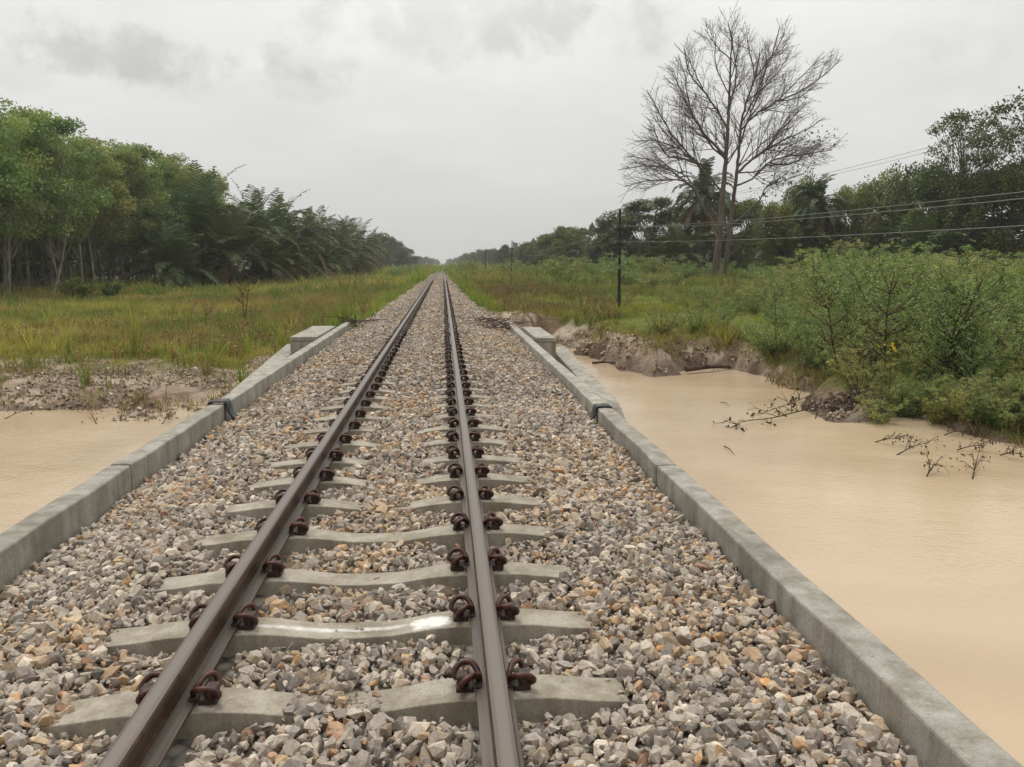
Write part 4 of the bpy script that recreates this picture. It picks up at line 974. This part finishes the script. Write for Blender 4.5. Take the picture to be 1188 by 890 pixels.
for q, (px, py, lb) in enumerate(((1034, 402, 'small yellowing leaf spray in the middle of the thicket front'), (1112, 416, 'larger yellow leaf spray in the thicket at right'), (1084, 482, 'yellow leaf spray low over the waterline'))):
    p = at(px, py, 13.6); r = np.random.default_rng(800 + q); root = empty('yellow_leaf_spray', tuple(p)); st_ = TB(); lf = TB()
    g0 = float(ground_z(np.array([p.x]), np.array([p.y]))[0]) - p.z - .1
    tube(st_, [(.1, .1, g0), (.05, .05, g0 * .4), (0, 0, .1)], [.010, .007, .003], 4); leafs(lf, r.normal(0, .06, (14, 3)), .09, .045, np.array([.62, .42, .05]), .3, r=r, droop=.3)
    st_.build('stem', M['twig'], root); lf.build('leaves', M['grass'], root); tag(root, lb, 'plant')

# ------------------------------------------------------------------ bare tree
def bare_tree():
    D = 75.0; r = np.random.default_rng(88)
    base_w = at(834, 326, D); gz = float(ground_z(np.array([base_w.x]), np.array([D]))[0])
    def P(px, py, dep=0): q = at(px, py, D); return np.array([q.x - base_w.x, dep, q.z - gz])
    skel = []                                            # (polyline, start radius, end radius)
    def poly_(pts, dd): k = len(pts); return [P(px, py, dd[0] + (dd[1] - dd[0]) * i / (k - 1)) for i, (px, py) in enumerate(pts)]
    H = [([(829, 330), (832, 300), (836, 262), (838, 225), (842, 185), (844, 150), (846, 110), (848, 70), (850, 45)], (0, 0)),
         ([(841, 330), (846, 300), (851, 255), (856, 215), (860, 180), (862, 145), (868, 118), (878, 90), (884, 60)], (.8, .5)),
         ([(824, 330), (826, 306), (829, 290), (833, 275)], (-.6, -.3)),
         ([(838, 225), (826, 205), (812, 190), (795, 172), (778, 152), (765, 132)], (0, 2)),
         ([(842, 185), (830, 172), (815, 160), (800, 140), (790, 118), (786, 95)], (0, -2.5)),
         ([(834, 275), (826, 258), (815, 245), (805, 225), (792, 212), (770, 210), (745, 212), (722, 218)], (0, -1.5)),
         ([(815, 245), (812, 228), (800, 205), (775, 190), (750, 180), (730, 178)], (-.5, 2.5)),
         ([(844, 150), (836, 130), (822, 105), (812, 80), (806, 60)], (0, 2)),
         ([(845, 125), (852, 95), (846, 60), (838, 32)], (0, -1.5)),
         ([(862, 150), (880, 130), (900, 118), (918, 98), (935, 80)], (.6, -1.5)),
         ([(858, 200), (875, 185), (895, 172), (912, 150), (935, 128), (950, 112)], (.6, 2.5)),
         ([(856, 215), (872, 208), (888, 190), (905, 184), (925, 182), (950, 178)], (.6, -2.5)),
         ([(851, 262), (868, 248), (886, 232), (895, 215), (915, 208), (940, 200)], (.8, 1.5)),
         ([(862, 165), (872, 140), (890, 100), (900, 70), (912, 52)], (.6, 2.8)),
         ([(848, 90), (860, 60), (866, 35)], (0, 2)),
         ([(826, 205), (808, 180), (785, 150), (768, 115), (760, 96)], (1, 3)), ([(822, 105), (800, 85), (790, 60)], (1, -1)), ([(792, 212), (770, 195), (745, 192), (720, 196)], (-1, 1)),
         ([(795, 172), (770, 160), (748, 158)], (1, 3)), ([(875, 185), (905, 165), (935, 150), (948, 140)], (1, -1.5)), ([(900, 118), (925, 108), (952, 88), (962, 76)], (0, -2)), ([(878, 90), (898, 60), (905, 42)], (.5, -1)),
         ([(888, 190), (915, 192), (945, 170), (958, 165)], (-1, 1)), ([(812, 190), (790, 185), (765, 180), (752, 150)], (0, -2)), ([(868, 118), (900, 90), (925, 60)], (.5, 2)), ([(842, 185), (820, 165), (798, 128), (775, 85)], (0, -1)), ([(848, 70), (832, 50), (822, 30)], (0, 1)), ([(846, 110), (828, 80), (824, 45)], (0, -1.5)), ([(878, 90), (878, 65), (876, 35)], (.5, 2)), ([(862, 145), (878, 105), (892, 60), (894, 38)], (.6, -2)), ([(900, 118), (930, 112), (952, 96)], (0, 1)), ([(858, 200), (890, 195), (920, 170), (945, 158)], (.5, 3))]
    RAD = [.36, .26, .13, .12, .12, .13, .10, .11, .08, .11, .12, .10, .10, .09, .06, .11, .08, .09, .08, .09, .08, .07, .08, .09, .07, .09, .06, .06, .06, .08, .06, .08]
    outline = np.array([(716, 205), (726, 190), (738, 160), (754, 130), (752, 105), (764, 88), (775, 65), (800, 46), (812, 30), (835, 16), (862, 14), (885, 34), (905, 32), (925, 50), (950, 60), (968, 70), (957, 92), (950, 112), (958, 130), (942, 150), (964, 158), (960, 187), (930, 207), (900, 228), (878, 228), (870, 205), (855, 190), (830, 195), (818, 202), (795, 212), (770, 226), (735, 232), (712, 225)], float)
    outline[:, 0] = 842 + (outline[:, 0] - 842) * .955; outline[:, 1] += 3
    ox = [P(a, b)[0] for a, b in outline]; oz = [P(a, b)[2] for a, b in outline]; no = len(ox)
    def inside(x, z):
        c = False; j = no - 1
        for i in range(no):
            if (oz[i] > z) != (oz[j] > z) and x < (ox[j] - ox[i]) * (z - oz[i]) / (oz[j] - oz[i] + 1e-12) + ox[i]: c = not c
            j = i
        return c
    tr = TB(); br = TB(); tips = []; rr_ = random.Random(12); g = rr_.gauss
    T3 = []                                  # three-sided twigs, batched
    ctr = np.array([0.5, 0, 12.0])
    def norm(v): n_ = math.sqrt(v[0] ** 2 + v[1] ** 2 + v[2] ** 2) + 1e-9; return (v[0] / n_, v[1] / n_, v[2] / n_)
    def child_dir(d, p, ang):
        o = norm((p[0] - ctr[0], (p[1] - ctr[1]) * 1.0, (p[2] - 8) * .6))
        q = (g(0, 1) + o[0] * .7, g(0, 1) + o[1] * .5, g(0, 1) + o[2] * .4)
        dt = sum(a * b for a, b in zip(q, d)); q = norm(tuple(a - dt * b for a, b in zip(q, d)))
        return norm(tuple(math.cos(ang) * a + math.sin(ang) * b for a, b in zip(d, q)))
    def grow(p, d, Ln, rad, lev):
        st = {2: .42, 3: .32, 4: .25}[lev]; n_ = max(2, int(Ln / st)); pts = [p]; out = 0
        for k in range(n_):
            up = {2: .035, 3: .05, 4: .03}[lev]
            d = norm((d[0] + g(0, .045), d[1] + g(0, .045), d[2] + up + g(0, .04)))
            p = (p[0] + d[0] * st, p[1] + d[1] * st, p[2] + d[2] * st); pts.append(p)
            if not inside(p[0], p[2]):
                out += 1
                if out > (1 if lev == 2 else 0): break
            f = (k + 1) / n_
            if lev == 2 and f > .15:
                for _ in range(1 if rr_.random() < .88 else 0): grow(p, child_dir(d, p, rr_.uniform(.5, .95)), Ln * rr_.uniform(.28, .5) * (1.15 - .5 * f), rad * .5, 3)
            elif lev == 3 and rr_.random() < .95:
                grow(p, child_dir(d, p, rr_.uniform(.45, .9)), rr_.uniform(.4, 1.0), .010, 4)
        if lev < 4 and len(pts) > 2:
            for _ in range(2): grow(p, child_dir(d, p, rr_.uniform(.2, .5)), rr_.uniform(.5, 1.0), .010, 4)
        if lev == 4: T3.append((pts[0], pts[len(pts) // 2], pts[-1])); return
        tube(br, pts, np.linspace(rad, .014 if lev == 2 else .010, len(pts)), 5 if lev == 2 else 3, cap=False)
    for hi, (pts, dd) in enumerate(H):
        pl = smooth_path(poly_(pts, dd), 3); dist = np.concatenate([[0], np.cumsum(np.linalg.norm(np.diff(pl, axis=0), axis=1))]); tot = dist[-1]; m_ = max(3, int(tot / .5))
        pl = np.stack([np.interp(np.linspace(0, tot, m_), dist, pl[:, c]) for c in range(3)], -1); pl[1:-1] += r.normal(0, .03, (m_ - 2, 3))
        R0 = RAD[hi]; e_ = .05 if hi < 2 else .035; rr = np.linspace(R0 ** .8, e_ ** .8, m_) ** (1 / .8)
        if hi < 3: rr[0] *= 1.25
        tube(tr if hi < 2 else br, pl, rr, 10 if hi < 2 else 6)
        for k in range(1, m_):
            z_ = pl[k][2]; f = k / m_
            if hi == 2 or not inside(pl[k][0], z_ ) or (hi < 2 and f < .34) or (hi >= 3 and f < .12): continue
            d = unit(pl[k] - pl[k - 1]); rem = tot * (1 - f)
            if rr_.random() < (.38 if hi < 2 else .08): continue
            for _ in range(1 if rr_.random() < .6 else 2):
                Ln = min(5.5, max(1.7, rem * rr_.uniform(.35, .7))) if hi >= 3 else min(5.5, max(1.6, rem * rr_.uniform(.28, .45)))
                grow(tuple(pl[k]), child_dir(tuple(d), tuple(pl[k]), rr_.uniform(.45, .85)), Ln, min(rr[k] * .55, .018 + Ln * .012), 2)
    A = np.array(T3); n_ = len(A); print('bare tree twigs', n_); off = r.normal(size=(n_, 3)); dv = unit(A[:, 2] - A[:, 0]); a1 = unit(np.cross(dv, off)); a2 = np.cross(dv, a1); V = []
    for k, w in ((0, .011), (1, .008), (2, .004)):
        for th_ in (0, 2.1, 4.2): V.append(A[:, k] + w * (math.cos(th_) * a1 + math.sin(th_) * a2))
    V = np.stack(V, 1); F = np.array([(q + a, q + (a + 1) % 3, q + 3 + (a + 1) % 3, q + 3 + a) for q in (0, 3) for a in range(3)])
    br.add(V.reshape(-1, 3), (F[None] + np.arange(n_)[:, None, None] * 9).reshape(-1, 4))
    root = empty('bare_tree', (base_w.x, D, gz)); tr.build('trunk', M['bark_bare'], root, smooth=True); br.build('branches', M['bark_bare'], root, smooth=True)
    lf = TB(); C = np.array([P(px + r.normal(0, 9), py + r.normal(0, 7), r.uniform(-2, 2)) for px, py in [(905, 165), (915, 172), (955, 160), (950, 168), (925, 205), (905, 212), (890, 222), (880, 230), (900, 208), (915, 160)] for _ in range(26)])
    leafs(lf, C, .3, .18, np.array([.08, .11, .03]), .4, r=r); lf.build('leaves', M['leaf'], root)
    tag(root, 'tall bare leafless tree with twin reddish trunks rising above the scrub', 'tree')
bare_tree()

# ------------------------------------------------------------------ telegraph poles and wires
def make_pole():
    root = empty('telegraph_pole', (0, 0, 0)); tb = TB(); tube(tb, [(0, 0, -.4), (0, 0, 2.2), (0, 0, 4.2)], [.075, .062, .05], 8); tb.build('post', M['pole'], root)
    for z0, z1 in ((1.72, 1.90), (2.16, 2.28)): tb = TB(); tube(tb, [(0, 0, z0), (0, 0, z1)], [.071, .068], 8); tb.build('paint_band', M['white'], root)
    for z in (3.35, 2.72):
        tb = TB(); box(tb, -.25, .25, -.035, .035, z - .035, z + .035); a = tb.build('cross_arm', M['pole'], root)
        for x in (-.2, .2):
            tb = TB(); tube(tb, [(x, 0, z + .036), (x, 0, z + .09), (x, 0, z + .10), (x, 0, z + .17)], [.012, .012, .03, .022], 8); tb.build('insulator', M['insul'], a)
    return root
pl = make_pole(); PX = at(718, 363, 34).x; poleY = [34, 89, 144, 199, 254, 309]
KIDS[pl.name] = kids(pl)
PLN = ['nearest black telegraph pole with worn white bands right of the track', 'second telegraph pole, rising above the scrub beside the lone tree', 'third telegraph pole along the right side of the track', 'fourth telegraph pole along the right side of the track', 'fifth telegraph pole, small in the haze', 'sixth telegraph pole, faint in the haze']
pz = []
for k, y in enumerate(poleY):
    o = pl if k == 0 else copy_tree(pl)
    z = float(ground_z(np.array([PX]), np.array([float(y)]))[0]); z = min(z, -.3); o.location = (PX, y, z); pz.append(z)
    tag(o, PLN[k], 'pole', 'telegraph poles right of the track'); o.rotation_euler = (R(random.uniform(-1, 1)), R(random.uniform(-1.2, 1.2)), 0)
def wire(dx, h, sag, label, grp, X=None, ys=None, zs=None, rad=.006):
    ys = ys or [-21] + poleY; zs = zs or [pz[0]] + pz; X = PX if X is None else X; tb = TB(); P = []
    for a in range(len(ys) - 1):
        for t_ in np.linspace(0, 1, 14, endpoint=False): P.append((X + dx, ys[a] * (1 - t_) + ys[a + 1] * t_, zs[a] * (1 - t_) + zs[a + 1] * t_ + h - sag * 4 * t_ * (1 - t_)))
    P.append((X + dx, ys[-1], zs[-1] + h)); tube(tb, P, rad, 4); tag(tb.build('overhead_wire', M['wire']), label, 'wire', grp)
wire(-.2, 3.5, .75, 'upper left wire strung along the black telegraph poles', 'telegraph wires'); wire(.2, 3.5, .62, 'upper right wire strung along the black telegraph poles', 'telegraph wires')
wire(-.2, 2.87, .45, 'lower wire strung along the black telegraph poles', 'telegraph wires')
# taller line parallel to the track behind the right grove
XH = 40.0; hz_ = CAMZ + 10.0; hy = [38, 128, 200]
tp = None
for k, y in enumerate(hy):
    root = empty('power_pole', (XH, y, 0)); tb = TB(); tube(tb, [(0, 0, -.8), (0, 0, hz_ + .2)], [.17, .11], 10); tb.build('post', M['kerb'], root); tb = TB(); box(tb, -.8, .8, -.05, .05, hz_ - .14, hz_ - .02); tb.build('cross_arm', M['pole'], root)
    tag(root, ['power pole standing outside the right edge of the view', 'power pole behind the shaggy palm and bare tree', 'power pole far behind the right tree line'][k], 'pole')
for dx, lb in ((-.7, 'left'), (.7, 'right')):
    wire(dx, 0, .9, f'high {lb} power wire crossing the sky beside the bare tree', 'power wires', XH, hy, [hz_] * 3, .016)

# ------------------------------------------------------------------ debris
def debris(name, path, rad, subs, leafn, leafcol, seed, label, cat='branch', ls=.05, up=.6, sub=.4):
    r = np.random.default_rng(seed); P = smooth_path(np.array([tuple(p) for p in path]), 4); c = P[0].copy(); root = empty(name, tuple(c)); P = P - c; st_ = TB(); lf = TB()
    tube(st_, P, np.linspace(rad, rad * .35, len(P)), 5)
    for k in range(subs):
        i0 = r.integers(1, len(P) - 1); T = unit(P[i0 + 1] - P[i0 - 1]); d = unit(T * .8 + r.normal(0, .6, 3) * [1, 1, .5] + [0, 0, up * .4]) * sub * r.uniform(.4, 1.1)
        m_ = P[i0] + d * .5 + [0, 0, .03]; e = P[i0] + d; e[2] -= .03; tube(st_, [P[i0], m_, e], [rad * .5, rad * .35, rad * .2], 4, cap=False)
        for q in range(2): d2 = d * .4 + r.normal(0, .12 * sub, 3); tube(st_, [m_, m_ + d2], [rad * .25, rad * .12], 3, cap=False)
        if leafn: leafs(lf, e + r.normal(0, .05, (leafn, 3)), ls * 1.5, ls * .7, np.array(leafcol), .3, r=r, droop=.5)
    st_.build('stem', M['twig'], root, smooth=True)
    if lf.n: lf.build('leaves', M['leaf'], root)
    tag(root, label, cat)
def W(px, py, dz=.02): q = on(px, py, WZ); q.z = WZ + dz; return q
debris('fallen_branch', [W(952, 477, .12), W(925, 484, .10), W(895, 489, .06), W(865, 492, .05), W(846, 497, .0)], .014, 14, 5, (.07, .055, .03), 700, 'green fallen branch with withered leaf clusters floating on the brown water', ls=.06, sub=.5)
debris('fallen_branch', [W(975, 465, .2), W(950, 470, .25), W(915, 476, .12), W(880, 484, .05)], .012, 8, 3, (.12, .15, .05), 701, 'thin upper branch arching beside the floating branch', sub=.4)
debris('floating_stick', [W(840, 519), W(846, 523, .03), W(852, 529)], .010, 0, 0, (0, 0, 0), 702, 'short dark stick floating alone in open water', 'stick')
debris('floating_stick', [W(836, 468), W(842, 469, .03), W(846, 472)], .008, 0, 0, (0, 0, 0), 703, 'tiny twig floating left of the fallen branch', 'stick')
tw = [(1015, 513, 1045, 517, 'dark drowned twig cluster close to the muddy mound'), (1040, 528, 1078, 521, 'long dark drowned branch tip beside the twig cluster'), (1075, 553, 1086, 547, 'lone small drowned weed nearest the open water'), (1128, 556, 1136, 530, 'tall drowned weed tuft right of the lone small weed'), (1110, 522, 1145, 525, 'flat dark twigs farther out from the thicket'),
      (1095, 505, 1120, 508, 'brown twigs right under the thicket edge'), (946, 486, 950, 472, 'upright dark twig just right of the floating branch'), (1160, 528, 1188, 536, 'drowned brushwood at the right edge of the view')]
for k, (a, b2, c, d, lb) in enumerate(tw):
    debris('drowned_twigs', [W(a, b2, .0), W((a + c) / 2, (b2 + d) / 2, .08), W(c, d, .10)], .010, 8, 3, (.075, .045, .03), 710 + k, lb, 'twigs', ls=.038, sub=.26, up=1)
a = on(797, 430, WZ + .1); b2 = on(858, 424, WZ + .1); debris('driftwood_log', [(a.x, a.y + .1, WZ + .12), ((a.x + b2.x) / 2, (a.y + b2.y) / 2 + .1, WZ + .12), (b2.x, b2.y + .2, WZ + .04)], .07, 2, 0, (0, 0, 0), 730, 'dark log lodged in the hollow of the right bank', 'log')
a = on(700, 421, WZ + .05); debris('driftwood_log', [(a.x - .3, a.y, WZ + .05), (a.x, a.y - .05, WZ + .07), (a.x + .5, a.y + .1, WZ + .02)], .04, 2, 0, (0, 0, 0), 731, 'small dark log at the foot of the near bank corner', 'log')
for k, (x, y, lb) in enumerate([(1.35, 19.2, 'heap of dry dark branches on the ballast at the far end of the right kerb'), (1.2, 21.2, 'dry branches trailing on the ballast behind the heap'), (-2.25, 20.8, 'clump of dry dark weeds behind the left end block')]):
    r = np.random.default_rng(740 + k); tb = TB(); root = empty('brushwood', (x, y, -.06))
    for q in range(46):
        p = np.array([r.normal(0, .22), r.normal(0, .5), r.uniform(0, .08)]); d = np.array([r.normal(0, .30), r.normal(0, .35), r.normal(.05, .09)])
        tube(tb, [p, p + d * .5 + [0, 0, r.uniform(0, .10)], p + d], [.010, .008, .004], 3, cap=False)
    tb.build('twigs', M['twig'], root); tag(root, lb, 'brushwood')
for k, (px, py, px2, py2, lb) in enumerate([(5, 486, 48, 478, 'thin bare twig lying in the shallows at the left edge'), (112, 492, 100, 478, 'short bare twig standing in the left shallows'), (188, 492, 205, 480, 'dark little twig cluster near the left rubble shore')]):
    debris('shore_twig', [W(px, py, 0), W((px + px2) / 2, (py + py2) / 2, .08), W(px2, py2, .06)], .008, 5, 3, (.10, .07, .04), 750 + k, lb, 'twigs', ls=.04, sub=.2)
# mound of wood chips and mud in the water
mc = on(1000, 478, WZ); r = np.random.default_rng(760); n = 2600; a = r.uniform(0, 6.283, n); q = r.random(n) ** .6
P = np.stack([mc.x + np.cos(a) * q * 1.0, mc.y + .2 + np.sin(a) * q * .75, WZ + .42 * np.clip(1 - q ** 1.6, 0, 1) + r.uniform(-.02, .03, n)], -1); tb = TB()
scatter(tb, rl, P, .026 * np.exp(r.normal(0, .5, n)), np.array([(.30, .235, .17), (.20, .145, .10), (.13, .09, .06), (.42, .36, .28)])[r.integers(4, size=n)], r)
tb2 = np.array([(.24, .17, .12)]); ring = []
th = np.linspace(0, 2 * np.pi, 20, endpoint=False)
rings = [(1.05, -.12), (.85, .08), (.6, .22), (.3, .33), (.01, .36)]
V = [(mc.x + math.cos(t_) * rr, mc.y + .2 + math.sin(t_) * rr * .75, WZ + h) for rr, h in rings for t_ in th]
F = [(i_ * 20 + j_, i_ * 20 + (j_ + 1) % 20, (i_ + 1) * 20 + (j_ + 1) % 20, (i_ + 1) * 20 + j_) for i_ in range(4) for j_ in range(20)]
tb.add(V, F, (.2, .145, .10)); tag(tb.build('debris_mound', M['soil']), 'low mound of mud and pale chips at the water edge below the thicket', 'mound')

# ------------------------------------------------------------------ haze
m = bpy.data.materials.new('haze_air'); m.use_nodes = True; t = m.node_tree; t.nodes.clear()
o_ = nn(t, 'ShaderNodeOutputMaterial'); v = nn(t, 'ShaderNodeVolumePrincipled'); v.inputs['Color'].default_value = (.93, .95, .96, 1); v.inputs['Density'].default_value = .00042
v.inputs['Anisotropy'].default_value = .2
t.links.new(v.outputs[0], o_.inputs['Volume'])
tb = TB(); box(tb, -2700, 2700, -80, 3700, -4.2, 27)
tag(tb.build('haze', m), 'pale humid haze in the air', kind='stuff')
